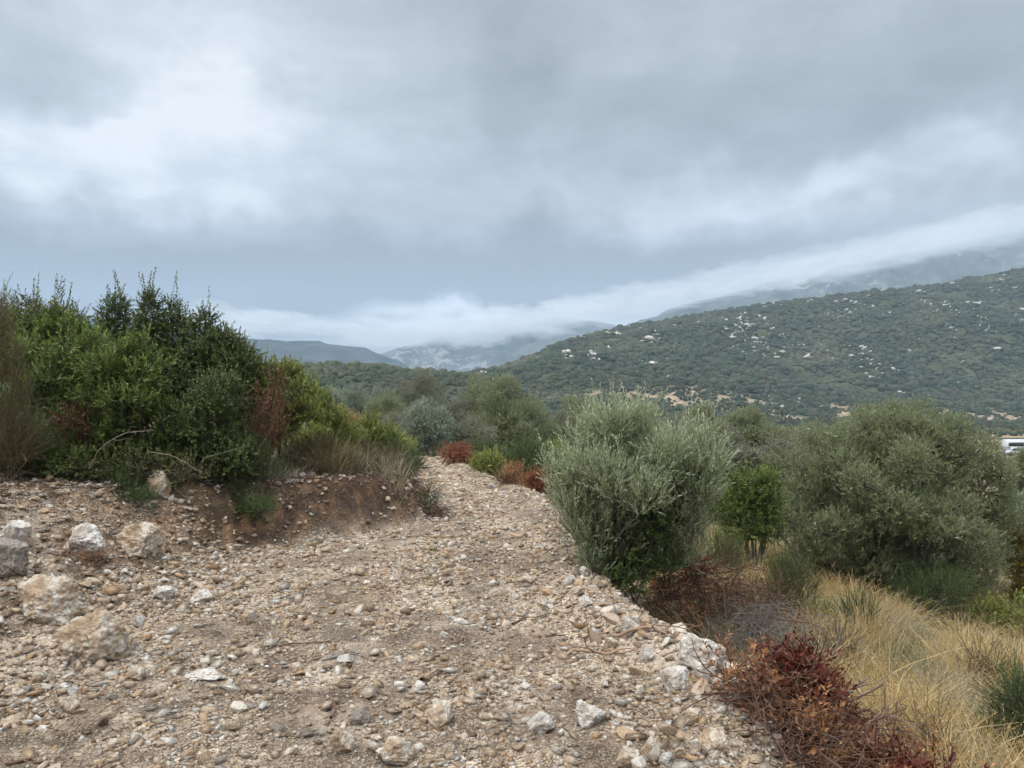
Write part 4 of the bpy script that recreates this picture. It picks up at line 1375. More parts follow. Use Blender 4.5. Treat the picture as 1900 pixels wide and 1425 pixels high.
for i, (px, Y, tp, w, st, n, lab) in enumerate(MID):
    plant('olive_tree', lab, 'tree', px, Y, st, top=tp, w=w * 1.05, n=n, seed=120 + i, low=.16, nl=12, ncl=75, ck=.42, env=.4, nb=110, r0=.13 if i == 0 else .1, gap=-.2, lump=.3, depth=.55, bare=60 if 'dull' in st or i == 0 else 20)

# ------------------------------------------------------------------ trees of the valley floor and the scrub of the hills
def make_valley_trees():
    rs = np.random.RandomState(5)
    protos = []
    for v in range(4):
        b = Buf()
        H = 4.2
        tubes(b, np.array([[[0, 0, -.3], [.1, 0, .7], [0, .1, 1.4], [.3, .2, 2.3]], [[0, 0, .8], [-.2, 0, 1.3], [-.5, .2, 1.8], [-.8, .1, 2.4]]]),
              np.array([[.26, .2, .15, .06], [.16, .12, .08, .04]]), 6)
        nf = sum(len(f) for f in b.F)
        lob = auto_lobes(rs, 4.8, H, 10, .2)
        p, nr = lobe_points(rs, lob, 1500, .45, .3, gap=-.3)
        leaves(b, p, nr * .7 + rs.normal(0, .5, p.shape) + [0, 0, .3], rdir(rs, len(p)), rs.uniform(.3, .5, len(p)), rs.uniform(.16, .26, len(p)))
        me = b.mesh('olive_tree', [M['bark'], [M['olive_far_v'], M['oak_far_v'], M['olive_far_v'], M['olive_far_v']][v]])
        idx = np.ones(len(me.polygons), np.int32)
        idx[:nf] = 0
        me.polygons.foreach_set('material_index', idx)
        protos.append(me)
    n, tries, pts = 0, 0, []
    while n < 295 and tries < 20000:
        tries += 1
        px = rs.uniform(1250, 1960)
        Y = np.sqrt(rs.uniform(200 ** 2, 640 ** 2))
        if px < 1700 and Y < 350:
            continue
        x = (px - 950) / FPX * Y
        if px > 1850 and Y < 330:
            continue
        py = HPY + (EYE - float(land(np.array([x]), np.array([Y]))[0])) / FPX * 0
        dens = .35 + .65 * (perlin(np.array([x / 45., Y / 45., 3.3])) > -.05)
        if rs.uniform() > dens:
            continue
        if pts and np.min(np.hypot(np.array(pts)[:, 0] - x, np.array(pts)[:, 1] - Y)) < 5.5:
            continue
        pts.append((x, Y))
        k = rs.choice(4, p=[.32, .2, .24, .24])
        z = float(land(np.array([x]), np.array([Y]))[0])
        o = link('olive_tree', protos[k], None, (x, Y, z - .1))
        s = rs.uniform(.7, 1.25)
        o.scale = (s * rs.uniform(.85, 1.2), s, s * rs.uniform(.75, 1.05))
        o.rotation_euler = (0, 0, rs.uniform(0, 6.28))
        if k == 1:
            o.name = 'oak_tree'
            tag(o, 'small dark green tree scattered over the far valley floor', 'tree', 'dark trees dotted over the valley floor')
        else:
            tag(o, 'small grey green olive tree far off on the valley floor', 'tree', 'olive trees dotted over the valley floor')
        n += 1
    # two slim cypresses by the pale field
    for px, Y, hh, lab in ((1451, 395, 8.5, 'taller slim dark cypress in the pale valley field'), (1457, 392, 5.2, 'shorter slim cypress beside the taller one')):
        b = Buf()
        c = np.array([[0, 0, hh * .55, hh * .085, hh * .085, hh * .47]])
        p, nr = lobe_points(rs, c, 900, .4, .12, gap=-.9)
        leaves(b, p, nr * .3 + [0, 0, 1.] + rs.normal(0, .2, p.shape), rdir(rs, len(p)), rs.uniform(.3, .5, len(p)), .16)
        x, y, z = place(px, Y)
        root = empty('cypress', (x, y, z), lab, 'tree')
        b.build('crown', M['oak_far_v'], root)
        b = Buf()
        tubes(b, np.array([[[0, 0, -.3], [0, 0, 1.], [0, 0, hh * .5]]]), np.array([[.2, .16, .08]]), 6)
        b.build('trunk', M['bark'], root)


def far_leaf(name, cols):
    m, b = new_mat(name)
    out = b.new('ShaderNodeOutputMaterial')
    geo = b.new('ShaderNodeNewGeometry')
    c = b.ramp(geo.outputs['Random Per Island'], [(i / (len(cols) - 1), q) for i, q in enumerate(cols)])
    tc = b.new('ShaderNodeTexCoord')
    n = b.noise(tc.outputs['Object'], .9, 4.0, .7)
    c = b.mix(b.mapr(n, .4, .62, 0, .5), c, (.022, .030, .014))
    c = b.mix(b.mapr(b.noise(tc.outputs['Object'], .014, 4.0, .6), .5, .66, 0, .55), c, (.115, .11, .055))
    p = b.new('ShaderNodeBsdfPrincipled')
    b.put(p.inputs['Base Color'], c)
    p.inputs['Roughness'].default_value = .8
    p.inputs['Specular IOR Level'].default_value = .15
    b.l.new(p.outputs[0], out.inputs[0])
    return m


M['olive_far_v'] = far_leaf('far_olive_leaves', [(.085, .10, .052), (.11, .125, .07), (.14, .15, .09)])
M['oak_far_v'] = far_leaf('far_oak_leaves', [(.04, .055, .025), (.06, .075, .03), (.08, .09, .04)])
M['scrub'] = far_leaf('hill_scrub', [(.020, .032, .013), (.032, .046, .019), (.028, .038, .017), (.048, .057, .026), (.07, .074, .04), (.027, .042, .017), (.08, .058, .03)])
M['outcrop'] = stone_mat('outcrop_limestone', 0, False, .9)
make_valley_trees()


def make_scrub():
    rs = np.random.RandomState(6)
    Tn, Tf = [], []
    for k in range(8):
        V, F = ICO[2]
        V = V * (1 + .35 * perlin(V * 1.9 + k * 5)[:, None]) * (1 + rs.normal(0, .1, (len(V), 1)))
        Tn.append((V, F))
        V, F = ICO[1]
        Tf.append((V * (1 + rs.normal(0, .17, (len(V), 1))), F))
    buf = Buf()
    # hillside: spots spread evenly over the ground
    for (n, y0, y1, T, smin, smax) in ((62000, 240, 620, Tn, .7, 1.9), (105000, 600, 1110, Tf, 1.5, 3.2)):
        Y = np.sqrt(rs.uniform(y0 ** 2, y1 ** 2, n))
        px = rs.uniform(380, 2080, n)
        x = (px - 950) / FPX * Y
        z = land(x, Y)
        bare, _ = hill_masks(x, Y)
        rock = rock_mask(x, Y)
        clump = ss(-.55, .05, fbm2(x, Y, 1 / 18., 2, 51.0))
        d = clump * (1 - .72 * bare) * (1 - .35 * rock)
        front = np.where(px > 980, ss(300, 480, Y) * .8 + .2, 1.0)
        # drop what stands behind a crest
        yr = np.interp(px, HPX, HYR)
        seen = (Y < yr + 8)
        keep = (rs.uniform(size=n) < d * front) & seen
        x, Y, z = x[keep], Y[keep], z[keep]
        size = rs.uniform(smin, smax, len(x)) * (.6 + .7 * rs.uniform(size=len(x)) ** 3)
        scatter(buf, rs, T, np.stack([x, Y, z], -1), size, shape=(1.05, 1.05, .85), tilt=.2, sink=.05)
    o = buf.build('scrub', M['scrub'])
    tag(o, 'dense dark green maquis covering the far hillsides', 'scrub', None, 'stuff')
    buf = Buf()
    T = [cut_rock(rs, 2, 7, .2) for _ in range(8)]
    n = 90000
    Y = np.sqrt(rs.uniform(430 ** 2, 1110 ** 2, n))
    px = rs.uniform(880, 2080, n)
    x = (px - 950) / FPX * Y
    rock = rock_mask(x, Y)
    keep = (rs.uniform(size=n) < rock * .6) & (Y < np.interp(px, HPX, HYR) + 5)
    x, Y = x[keep], Y[keep]
    size = rs.lognormal(np.log(.6), .45, len(x))
    z = land(x, Y)
    scatter(buf, rs, T, np.stack([x, Y, z + size * 1.1], -1), size, shape=(2.0, 1.0, .8), tilt=.3, sink=.2)
    o = buf.build('rock_outcrops', M['outcrop'])
    tag(o, 'white limestone outcrops breaking through the hillside scrub', 'outcrops', None, 'stuff')


make_scrub()


# ------------------------------------------------------------------ grass
def tussocks(name, mat, label, cx, cy_, n, h0, h1, seed, spread=.09, lean=.35, wid=.0035, parent=None, kind='stuff', base=None, heads=0.0, wind=(-.1, 0)):
    rs = np.random.RandomState(seed)
    N = len(cx) * n
    c = np.repeat(np.stack([cx, cy_], -1), n, 0)
    off = rs.normal(0, spread, (N, 2)) * np.repeat(rs.uniform(.6, 1.3, len(cx)), n)[:, None]
    xy = c + off
    z = land(xy[:, 0], xy[:, 1])
    B = np.concatenate([xy, z[:, None] - .01], 1)
    if base is not None:
        B = B - np.array(base)
    hh = rs.uniform(h0, h1, N) * np.repeat(rs.uniform(.7, 1.2, len(cx)), n)
    D = unit(np.concatenate([off / spread * lean * .5 + rs.normal(0, lean * .6, (N, 2)) + wind, np.ones((N, 1))], 1))
    bend = np.concatenate([D[:, :2] * rs.uniform(.1, .9, (N, 1)) * (1 + 2.2 * (rs.uniform(size=(N, 1)) > .85)), -rs.uniform(0, .3, (N, 1))], 1)
    K = 5
    t = np.linspace(0, 1, K)[None, :, None]
    P = B[:, None] + (D[:, None] * t + bend[:, None] * t * t) * hh[:, None, None]
    S = unit(np.cross(D, rdir(rs, N)))
    w = wid * rs.uniform(.6, 1.4, N)[:, None, None] * np.array([1, .95, .75, .5, .12])[None, :, None]
    L, R = P - S[:, None] * w, P + S[:, None] * w
    V = np.stack([L, R], 2).reshape(-1, 3)
    b0 = (np.arange(N)[:, None] * K + np.arange(K - 1)[None]) * 2
    F = np.stack([b0, b0 + 1, b0 + 3, b0 + 2], -1).reshape(-1, 4)
    buf = Buf()
    buf.add(V, F)
    if heads:
        m = rs.uniform(size=N) < heads
        tip, dd = P[m, -1], unit(P[m, -1] - P[m, -2])
        for q in range(6):
            leaves(buf, tip - dd * (.012 * q), dd + rs.normal(0, .35, dd.shape), rdir(rs, len(tip)), rs.uniform(.012, .026, len(tip)), .005)
    o = buf.build(name, mat, parent)
    return o


rs = np.random.RandomState(17)
n = 4600
gx, gy = rs.uniform(.8, 13, n), rs.uniform(2.6, 15, n)
s = gx - edgeR(gy)
d = ss(.95, 1.6, s) * (ss(-.45, .1, fbm2(gx, gy, .45, 3, 61.0))) * ss(13, 10, gx)
# leave open: brush heaps, the gravel terrace
pxg = 950 + FPX * gx / gy
pyg = HPY + (EYE - land(gx, gy)) / gy * FPX
d *= np.where((pxg > 1690) & (pyg > 1130) & (pyg < 1235), .12, 1)
d *= np.where((pxg < 1500) & (pyg > 1120) & (pyg < 1290), .15, 1)
d *= np.where((pxg < 1640) & (pyg > 1290), .2, 1)
k = rs.uniform(size=n) < d
gx, gy = gx[k], gy[k]
mix = fbm2(gx, gy, .6, 2, 63.0)
A, Bm, Cm = mix > -.12, (mix <= -.12) & (mix > -.3), mix <= -.3
o = tussocks('dry_grass', M['straw'], None, gx[A], gy[A], 62, .22, .52, 1, .11, .55, .0032, heads=.5, wind=(-.05, 0))
tag(o, 'tall golden dry grass covering the slope on the right', 'grass', None, 'stuff')
o = tussocks('dry_grass', M['straw_pale'], None, gx[Bm], gy[Bm], 60, .2, .45, 2, .10, .35, .003, heads=.2)
tag(o, 'greyish pale dry grass mixed into the golden slope', 'grass', None, 'stuff')
o = tussocks('green_grass', M['green_grass'], None, gx[Cm], gy[Cm], 60, .15, .36, 3, .10, .35, .003)
tag(o, 'green grass growing in patches between the dry grass', 'grass', None, 'stuff')
# verge and undergrowth between the far shrubs
n = 4200
gx, gy = rs.uniform(-9, 22, n), rs.uniform(12.5, 40, n)
s, t = gx - edgeR(gy), edgeL(gy) - gx
d = np.maximum(ss(.25, .8, s), ss(.5, 1.2, t)) * ss(-.5, .1, fbm2(gx, gy, .3, 3, 65.0))
k = rs.uniform(size=n) < d
gx, gy = gx[k], gy[k]
mix = fbm2(gx, gy, .3, 2, 67.0)
o = tussocks('undergrowth', M['green_grass'], None, gx[mix < .1], gy[mix < .1], 40, .2, .5, 4, .25, .5, .007)
tag(o, 'green undergrowth between the olives of the middle distance', 'undergrowth', None, 'stuff')
o = tussocks('dry_grass', M['straw_pale'], None, gx[mix >= .1], gy[mix >= .1], 40, .25, .5, 5, .25, .4, .006)
tag(o, 'dry grass patches between the olives of the middle distance', 'grass', None, 'stuff')
# bank top grass under the thicket
n = 700
gy = rs.uniform(6.5, 18, n)
gx = edgeL(gy) - np.interp(gy, [6.5, 8.2, 9, 18], [2.6, 2.4, .9, .9]) - np.abs(rs.normal(0, 1.0, n))
o = tussocks('undergrowth', M['straw_pale'], None, gx, gy, 22, .1, .28, 6, .12, .6, .0028)
tag(o, 'thin dry grass and stalks at the foot of the left thicket', 'undergrowth', None, 'stuff')


# roots and dead twigs hanging in the cut face of the bank
rs = np.random.RandomState(23)
n = 3600
ry = rs.uniform(5.6, 13.8, n)
rx = edgeL(ry) - np.interp(ry, [5.6, 8, 8.8, 14], [1.6, 1.5, .1, .1]) - rs.uniform(0, 1, n) ** .8 * np.interp(ry, [5.6, 8, 8.8, 14], [1.2, 1.0, .75, .6])
B = np.stack([rx, ry, land(rx, ry) + .015], -1)
buf = Buf()
Dr = rs.normal(0, 1, (n, 3)) * [.8, .8, .3] + [.5, -.3, -.35]
K = np.linspace(0, 1, 6)[None, :, None]
Lr = rs.lognormal(np.log(.11), .5, n)[:, None, None]
P = B[:, None] + unit(Dr)[:, None] * K * Lr + rs.normal(0, .25, (n, 1, 3)) * K * (1 - K) * Lr * 2
P[..., 2] = np.maximum(P[..., 2], land(P[..., 0], P[..., 1]) + .006)
tubes(buf, P, rs.uniform(.0015, .0042, (n, 1)) * np.linspace(1, .4, 6)[None], 4)
o = buf.build('roots', M['dead_red'])
tag(o, 'tangle of brown roots and dead twigs in the cut bank', 'roots', None, 'stuff')


def tuft(px, Y, nb, h0, h1, mat, label, seed, spread=.06, name='grass_tuft', k=1, heads=.4, wind=(0, 0)):
    x, y, z = place(px, Y)
    r = np.random.RandomState(seed)
    xs = x + r.normal(0, spread, k)
    ys = y + r.normal(0, spread, k)
    o = tussocks(name, M[mat], None, xs, ys, nb, h0, h1, seed, spread, .3, .003, base=(x, y, z), heads=heads, wind=wind)
    o.location = (x, y, z)
    tag(o, label, 'grass tuft')


tuft(618, 9.85, 110, .3, .5, 'straw', 'tall pale golden grass tuft on the bank top beside the heather', 71, .08, k=3)
tuft(655, 9.95, 90, .2, .4, 'straw_pale', 'greyish dry grass tuft hanging over the middle of the bank', 72, .09, k=3)
tuft(705, 10.2, 90, .2, .36, 'straw_pale', 'dry grass tuft on the bank left of the juniper bush', 73, .09, k=3)
tuft(560, 9.8, 90, .2, .4, 'straw_pale', 'short dry grass tuft at the left end of the bank top', 74, .09, k=3)
tuft(640, 11.2, 90, .3, .5, 'straw', 'tall feathery grass tuft in front of the orange leaved shrub', 75, .1, k=3)
tuft(425, 3.72, 60, .05, .11, 'straw_pale', 'small dry grass tuft growing in the track at lower left', 76, .02, heads=0)
tuft(800, 8.0, 50, .05, .1, 'green_grass', 'small grey green weed in the middle of the track', 77, .03, heads=0)
tuft(880, 8.9, 40, .04, .08, 'straw', 'tiny yellow weed far up in the middle of the track', 78, .03, heads=0)
tuft(975, 14.2, 80, .2, .38, 'straw', 'straw tuft between the orange and the red dead shrubs', 79, .1, k=3)
tuft(1610, 8.2, 90, .4, .75, 'straw', 'tallest grass tuft standing before the large olive tree', 80, .08, k=3)
tuft(1495, 7.6, 60, .35, .6, 'straw_pale', 'tall pale grass tuft right behind the rear brush heap', 81, .07, k=3)


# ------------------------------------------------------------------ cut branches, heaps and sticks
def walk_tubes(buf, rs, B, D, L, r, K=8, wig=.35, sides=4, grav=0.0):
    """wandering twigs"""
    N = len(B)
    D = unit(D)
    P = [B]
    d = D
    for k in range(K - 1):
        d = unit(d + rs.normal(0, wig, (N, 3)) + [0, 0, -grav])
        P.append(P[-1] + d * (L / (K - 1))[:, None])
    P = np.stack(P, 1)
    tubes(buf, P, r[:, None] * np.linspace(1, .3, K)[None], sides)
    return P


def heap(name, label, px, py, wpx, h, depth, nt, seed, wood='dead_red', leafs=(), Lr=(.25, .8), rr=(.0025, .008), upk=.25):
    rs = np.random.RandomState(seed)
    x, y, z = hit(px, py)
    W = wpx / FPX * y
    root = empty(name, (x, y, z), label, 'brush heap')
    buf = Buf()
    a, q = rs.uniform(0, 2 * np.pi, nt), np.sqrt(rs.uniform(0, 1, nt))
    lx, ly = np.cos(a) * q * W / 2, np.sin(a) * q * depth / 2
    g = land(x + lx, y + ly) - z
    top = h * (1 - q ** 2) ** .8
    B = np.stack([lx, ly, g + top * rs.uniform(.05, 1.0, nt)], -1)
    D = rdir(rs, nt) * [1, 1, upk]
    L = rs.uniform(*Lr, nt)
    R = rs.lognormal(0, .45, nt) * rr[0] * 1.35
    R = np.clip(R, rr[0] * .6, rr[1])
    B0 = B - unit(D) * (L / 2)[:, None]
    P = walk_tubes(buf, rs, B0, D, L, R, 9, .22)
    # keep twigs above the ground
    # side twigs
    kk = rs.randint(2, 8, nt)
    st = P[np.arange(nt), kk]
    walk_tubes(buf, rs, st, D + rs.normal(0, .7, D.shape), L * .45, R * .55, 6, .25, 3)
    st = P[np.arange(nt), rs.randint(3, 9, nt)]
    walk_tubes(buf, rs, st, D + rs.normal(0, .8, D.shape) + [0, 0, .2], L * .3, R * .45, 5, .3, 3)
    buf.build('branches', M[wood], root, True)
    for (mt, nl, ll, lw, c, rad) in leafs:
        b = Buf()
        cc = np.array(c)
        k = rs.randint(0, len(cc), nl)
        sp = cc[k] * [W / 2, depth / 2, h] + rs.normal(0, 1, (nl, 3)) * np.array([rad, rad, rad * .75])
        sp[:, 2] = np.maximum(sp[:, 2] + (land(x + sp[:, 0], y + sp[:, 1]) - z), .03)
        shoots(b, None, rs, sp, rdir(rs, nl) + [0, 0, .35], rs.uniform(.06, .14, nl), 9, ll, lw, 60, jit=.5)
        b.build('leaves', M[mt], root)
    return root


heap('brush_heap', 'rear heap of dark cut branches with a red leaved crest beside the silvery bush', 1345, 1165, 310, .68, 1.7, 950, 91, 'dead_red',
     leafs=[('red', 620, .035, .012, [(-.6, .1, .75), (-.45, -.2, .9), (-.75, 0, .5), (-.3, .2, .8)], .11),
            ('orange', 300, .032, .014, [(.2, -.5, .3), (-.5, -.6, .2), (.7, -.3, .25), (-.9, -.4, .1)], .16),
            ('rust', 160, .03, .012, [(.5, .2, .8), (.8, .2, .4), (-.1, -.4, .5)], .16)])
heap('brush_heap', 'tangle of grey leafless twigs between the two darker heaps', 1430, 1232, 250, .55, 1.1, 800, 92, 'dead_grey', Lr=(.15, .5), rr=(.0018, .004), upk=.7,
     leafs=[('juniper', 60, .02, .005, [(-.7, .1, .4), (-.2, -.4, .4)], .08)])
heap('brush_heap', 'front heap of cut branches with dark red and orange dead leaves', 1520, 1412, 280, .27, .85, 520, 93, 'dead_red',
     leafs=[('red', 1000, .045, .015, [(.0, .45, 1.0), (.15, .4, .9), (-.1, .4, .8), (.25, .5, .9), (.3, .3, .5), (.55, -.2, .45), (.75, -.5, .3), (-.15, .3, .6), (.05, .3, 1.2)], .08),
            ('orange', 420, .034, .016, [(-.25, -.4, .55), (.05, -.3, .5), (-.55, .4, .5), (.1, -.8, .2), (.9, -.75, .1), (.3, .1, .8), (-.6, .6, .3)], .10),
            ('rust', 420, .034, .013, [(-.4, .2, .6), (.2, -.5, .4), (.5, .1, .5), (-.2, -.2, .6)], .15)], Lr=(.25, .8), rr=(.0028, .010), upk=.12)
heap('brush_heap', 'scatter of brown twigs and orange leaves running off the bottom right', 1640, 1425, 280, .2, .8, 260, 94, 'dead_red',
     leafs=[('orange', 150, .032, .015, [(.2, 0, .5), (.7, .2, .4), (-.3, .2, .6)], .14), ('red', 80, .04, .014, [(-.4, .3, .8)], .1)])
heap('brush_heap', 'low pile of brown twigs where the track disappears at the bend', 808, 848, 80, .5, 2.5, 160, 95, 'dead_red', Lr=(.5, 1.4), rr=(.008, .016))
heap('brush_heap', 'small pile of brown roots at the foot of the bank nose', 808, 958, 50, .12, .5, 90, 96, 'dead_red', Lr=(.1, .3), rr=(.002, .004),
     leafs=[('rust', 30, .03, .012, [(0, 0, .5)], .07)])
heap('brush_heap', 'mat of orange brown dead heather under the flat faced white block', 150, 1040, 120, .10, .5, 70, 97, 'dead_red', Lr=(.1, .3), rr=(.0015, .003),
     leafs=[('orange', 130, .014, .006, [(-.5, 0, .5), (0, 0, .6), (.5, 0, .5)], .1)])


def stick(name, label, pts, r, mat, lift=.01, seed=0, fork=None, Y=None):
    """pts: photograph columns and rows of the stick, lying on the ground (or at depths Y)"""
    P = []
    for i, q in enumerate(pts):
        if Y is None:
            x, y, z = hit(q[0], q[1])
            P.append((x, y, z + lift))
        else:
            yy = Y[i] if isinstance(Y, (list, tuple)) else Y
            P.append(((q[0] - 950) / FPX * yy, yy, EYE + (HPY - q[1]) / FPX * yy))
    P = np.array(P)
    # smooth resample
    t = np.linspace(0, len(P) - 1, len(P) * 6)
    Q = np.stack([np.interp(t, np.arange(len(P)), P[:, k]) for k in range(3)], -1)
    for _ in range(4):
        Q[1:-1] = (Q[:-2] + 2 * Q[1:-1] + Q[2:]) / 4
    Q = Q + np.stack([fbm(Q * 9 + seed, 2), fbm(Q * 9 + seed + 9, 2), fbm(Q * 9 + seed + 5, 2)], -1) * r * 1.2
    c = Q.mean(0)
    b = Buf()
    rad = r * np.linspace(1, .45, len(Q)) * (1 + .15 * fbm(Q * 25 + seed, 2))
    tubes(b, (Q - c)[None], rad[None], 7)
    if fork:
        rs_ = np.random.RandomState(seed)
        k = rs_.randint(len(Q) // 3, len(Q) - 2, fork)
        d = unit(Q[k + 1] - Q[k]) + rs_.normal(0, .55, (fork, 3)) + [0, 0, .1]
        walk_tubes(b, rs_, Q[k] - c, d, rs_.uniform(8, 22, fork) * r * 2, np.full(fork, r * .4), 7, .25, 4)
    o = b.build(name, M[mat], None, True)
    o.location = c
    return tag(o, label, 'stick' if name != 'root' else 'root')


stick('root', 'long curved orange brown root lying along the right side of the track', [(1042, 1222), (1062, 1209), (1100, 1211), (1140, 1216), (1185, 1207)], .013, 'root', seed=1, fork=3)
stick('root', 'brown root arching over the stones at the edge of the brush', [(1135, 1189), (1175, 1183), (1195, 1174), (1222, 1176), (1240, 1190)], .013, 'root', .04, seed=2, fork=3)
stick('stick', 'pale grey stick on the left half of the track', [(597, 1228), (630, 1220), (668, 1215)], .009, 'dead_grey', seed=3)
stick('stick', 'thin brown stick just above the pale grey stick', [(515, 1201), (555, 1197), (600, 1195), (632, 1190)], .006, 'dead_red', seed=4, fork=2)
stick('stick', 'red brown stick lying across the track far up on the left', [(562, 1037), (580, 1031), (606, 1036)], .011, 'dead_red', seed=5, fork=3)
stick('stick', 'slim brown stick below the low cream orange rock', [(905, 1112), (925, 1105), (942, 1100)], .006, 'root', seed=6)
stick('stick', 'forked brown stick on the stones left of the olive bush trunk', [(950, 1160), (975, 1150), (1000, 1148)], .008, 'dead_red', seed=7, fork=2)
stick('stick', 'dark brown scrap of bark standing in the lower middle of the track', [(784, 1268), (790, 1255), (786, 1240)], .010, 'dead_red', .02, seed=8)
stick('stick', 'reddish bark strip near the bottom left of the track', [(617, 1340), (621, 1325), (619, 1305)], .008, 'dead_red', .02, seed=9)
stick('stick', 'brown stick end at the very bottom left corner', [(10, 1420), (35, 1416), (62, 1412)], .010, 'dead_red', seed=10)
stick('branch', 'dark broken branch pointing up out of the rear brush heap', [(1352, 1100), (1360, 1080), (1370, 1062), (1381, 1047)], .014, 'dead_red', seed=11, Y=8.0)
stick('branch', 'thin dark branch leaning left out of the rear brush heap', [(1330, 1092), (1318, 1068), (1300, 1045)], .008, 'dead_red', seed=12, Y=8.2)
stick('branch', 'long bent branch curling down at the right end of the front heap', [(1540, 1350), (1580, 1338), (1620, 1336), (1655, 1325), (1668, 1350), (1688, 1374)], .009, 'dead_wood', seed=13, Y=[5.3, 5.2, 5.1, 5.0, 5.0, 5.0], fork=3)
stick('branch', 'pale grey branch rising to the right out of the red leaves', [(1450, 1335), (1500, 1318), (1555, 1302), (1585, 1275), (1612, 1258)], .010, 'dead_grey', seed=14, Y=[5.2, 5.2, 5.15, 5.1, 5.1], fork=4)
stick('branch', 'thick brown branch across the lower part of the front heap', [(1372, 1345), (1400, 1338), (1440, 1345), (1490, 1352)], .011, 'dead_red', seed=15, Y=[5.0, 4.95, 4.95, 5.0], fork=3)
stick('branch', 'pale branch lying along the bottom of the front heap', [(1395, 1395), (1440, 1408), (1480, 1412), (1525, 1424)], .010, 'dead_grey', seed=16, Y=[4.7, 4.65, 4.6, 4.55], fork=3)
stick('branch', 'arched grey twig standing between the rear heap and the front heap', [(1545, 1218), (1556, 1190), (1560, 1165), (1548, 1145), (1520, 1140)], .006, 'dead_grey', seed=17, Y=6.4, fork=3)
stick('branch', 'dark branch reaching right from the rear heap into the grass', [(1440, 1150), (1480, 1152), (1520, 1158), (1552, 1190)], .008, 'dead_red', seed=18, Y=[7.2, 7.0, 6.9, 6.7], fork=3)
stick('branch', 'bare white twig sticking up at the front of the rear heap', [(1270, 1178), (1262, 1160), (1255, 1140)], .005, 'dead_grey', seed=19, Y=6.9, fork=2)
stick('branch', 'long straight twig leaning over the grey twig tangle', [(1360, 1262), (1385, 1232), (1415, 1205), (1440, 1195)], .006, 'dead_wood', seed=20, Y=[5.9, 6.0, 6.1, 6.2])
stick('branch', 'bare arching branch in the shade under the leaning mastic', [(165, 870), (185, 830), (230, 803), (285, 798)], .006, 'dead_wood', seed=21, Y=[7.5, 7.3, 7.1, 7.0], fork=4)
stick('branch', 'pale dead branch pointing right out of the low thicket', [(275, 838), (320, 845), (350, 862), (372, 875)], .0035, 'dead_wood', seed=22, Y=[7.5, 7.3, 7.2, 7.2], fork=3)
stick('branch', 'long thin grey branch reaching right above the hanging juniper', [(380, 850), (420, 838), (465, 825)], .0035, 'dead_wood', seed=23, Y=[8.3, 8.2, 8.2], fork=3)
stick('branch', 'straight pale stem rising through the dark oak leaves', [(360, 790), (385, 745), (412, 700)], .006, 'dead_grey', seed=24, Y=[8.9, 8.8, 8.7], fork=3)
stick('branch', 'reddish stem leaning right in front of the withered shrub', [(480, 850), (505, 790), (520, 745)], .007, 'bark_red', seed=25, Y=[8.8, 8.7, 8.7], fork=4)
stick('root', 'thin root dangling down the bank under the white stone', [(205, 905), (215, 925), (240, 945), (262, 955)], .005, 'root', .03, seed=26, fork=3)
stick('root', 'thin pale roots hanging left of the small hanging sprig', [(150, 912), (160, 935), (165, 958), (190, 962)], .005, 'root', .03, seed=27, fork=4)
stick('root', 'root trailing down the bank at its brown middle part', [(320, 908), (345, 930), (378, 945)], .006, 'root', .03, seed=28, fork=3)


# ------------------------------------------------------------------ coach and car far down in the valley
def flat_mat(name, col, rough=.5, metal=0.0):
    m, b = new_mat(name)
    out = b.new('ShaderNodeOutputMaterial')
    p = b.new('ShaderNodeBsdfPrincipled')
    tc = b.new('ShaderNodeTexCoord')
    n = b.noise(tc.outputs['Object'], 3.0, 3.0, .6)
    b.put(p.inputs['Base Color'], b.mix(b.mapr(n, .4, .7, 0, .25), col, tuple(c * .7 for c in col)))
    p.inputs['Roughness'].default_value = rough
    p.inputs['Metallic'].default_value = metal
    b.l.new(p.outputs[0], out.inputs[0])
    return m


M['white_paint'] = flat_mat('white_paint', (.60, .61, .63), .4)
M['dark_glass'] = flat_mat('dark_glass', (.02, .025, .03), .08)
M['tyre'] = flat_mat('tyre_rubber', (.02, .02, .02), .8)
M['silver_paint'] = flat_mat('silver_paint', (.42, .44, .47), .3, .4)


def prism(profile, x0, x1, axis=0):
    """extrude a side profile [(a, z)] between two values of the other axis"""
    p = np.array(profile, float)
    n = len(p)
    V = np.concatenate([np.stack([p[:, 0], np.full(n, x0), p[:, 1]], -1), np.stack([p[:, 0], np.full(n, x1), p[:, 1]], -1)])
    Fq = np.array([[i, (i + 1) % n, n + (i + 1) % n, n + i] for i in range(n)])
    return V, Fq, np.arange(n)[None, ::-1], (np.arange(n) + n)[None]


def add_prism(b, profile, y0, y1):
    V, Fq, A, B2 = prism(profile, y0, y1)
    b.add(V, Fq)
    n = len(profile)
    b.F.append(A + b.n - 2 * n)
    b.F.append(B2 + b.n - 2 * n)


def wheel(root, x, y, r):
    b = Buf()
    a = np.linspace(0, 2 * np.pi, 20, endpoint=False)
    add_prism(b, [(x + r * math.cos(t), r + r * math.sin(t)) for t in a], y - .13, y + .13)
    b.build('wheel', M['tyre'], root)


def vehicle(name, label, cat, px, Y, L, body, glass, wx, wr, wid, paint, gname='window_band', size=1.0):
    x, y, z = place(px, Y)
    root = empty(name, (x, y, z + .02), label, cat, None, .08)
    b = Buf()
    add_prism(b, body, -wid / 2, wid / 2)
    b.build('body', paint, root)
    for g in glass:
        b = Buf()
        add_prism(b, g, -wid / 2 - .02, wid / 2 + .02)
        b.build(gname, M['dark_glass'], root)
    for w in wx:
        for sgn in (-1, 1):
            wheel(root, w, sgn * (wid / 2 - .12), wr)
    root.scale = (size, size, size)
    return root


def find_y(px, row):
    return hit(px, row)[1]


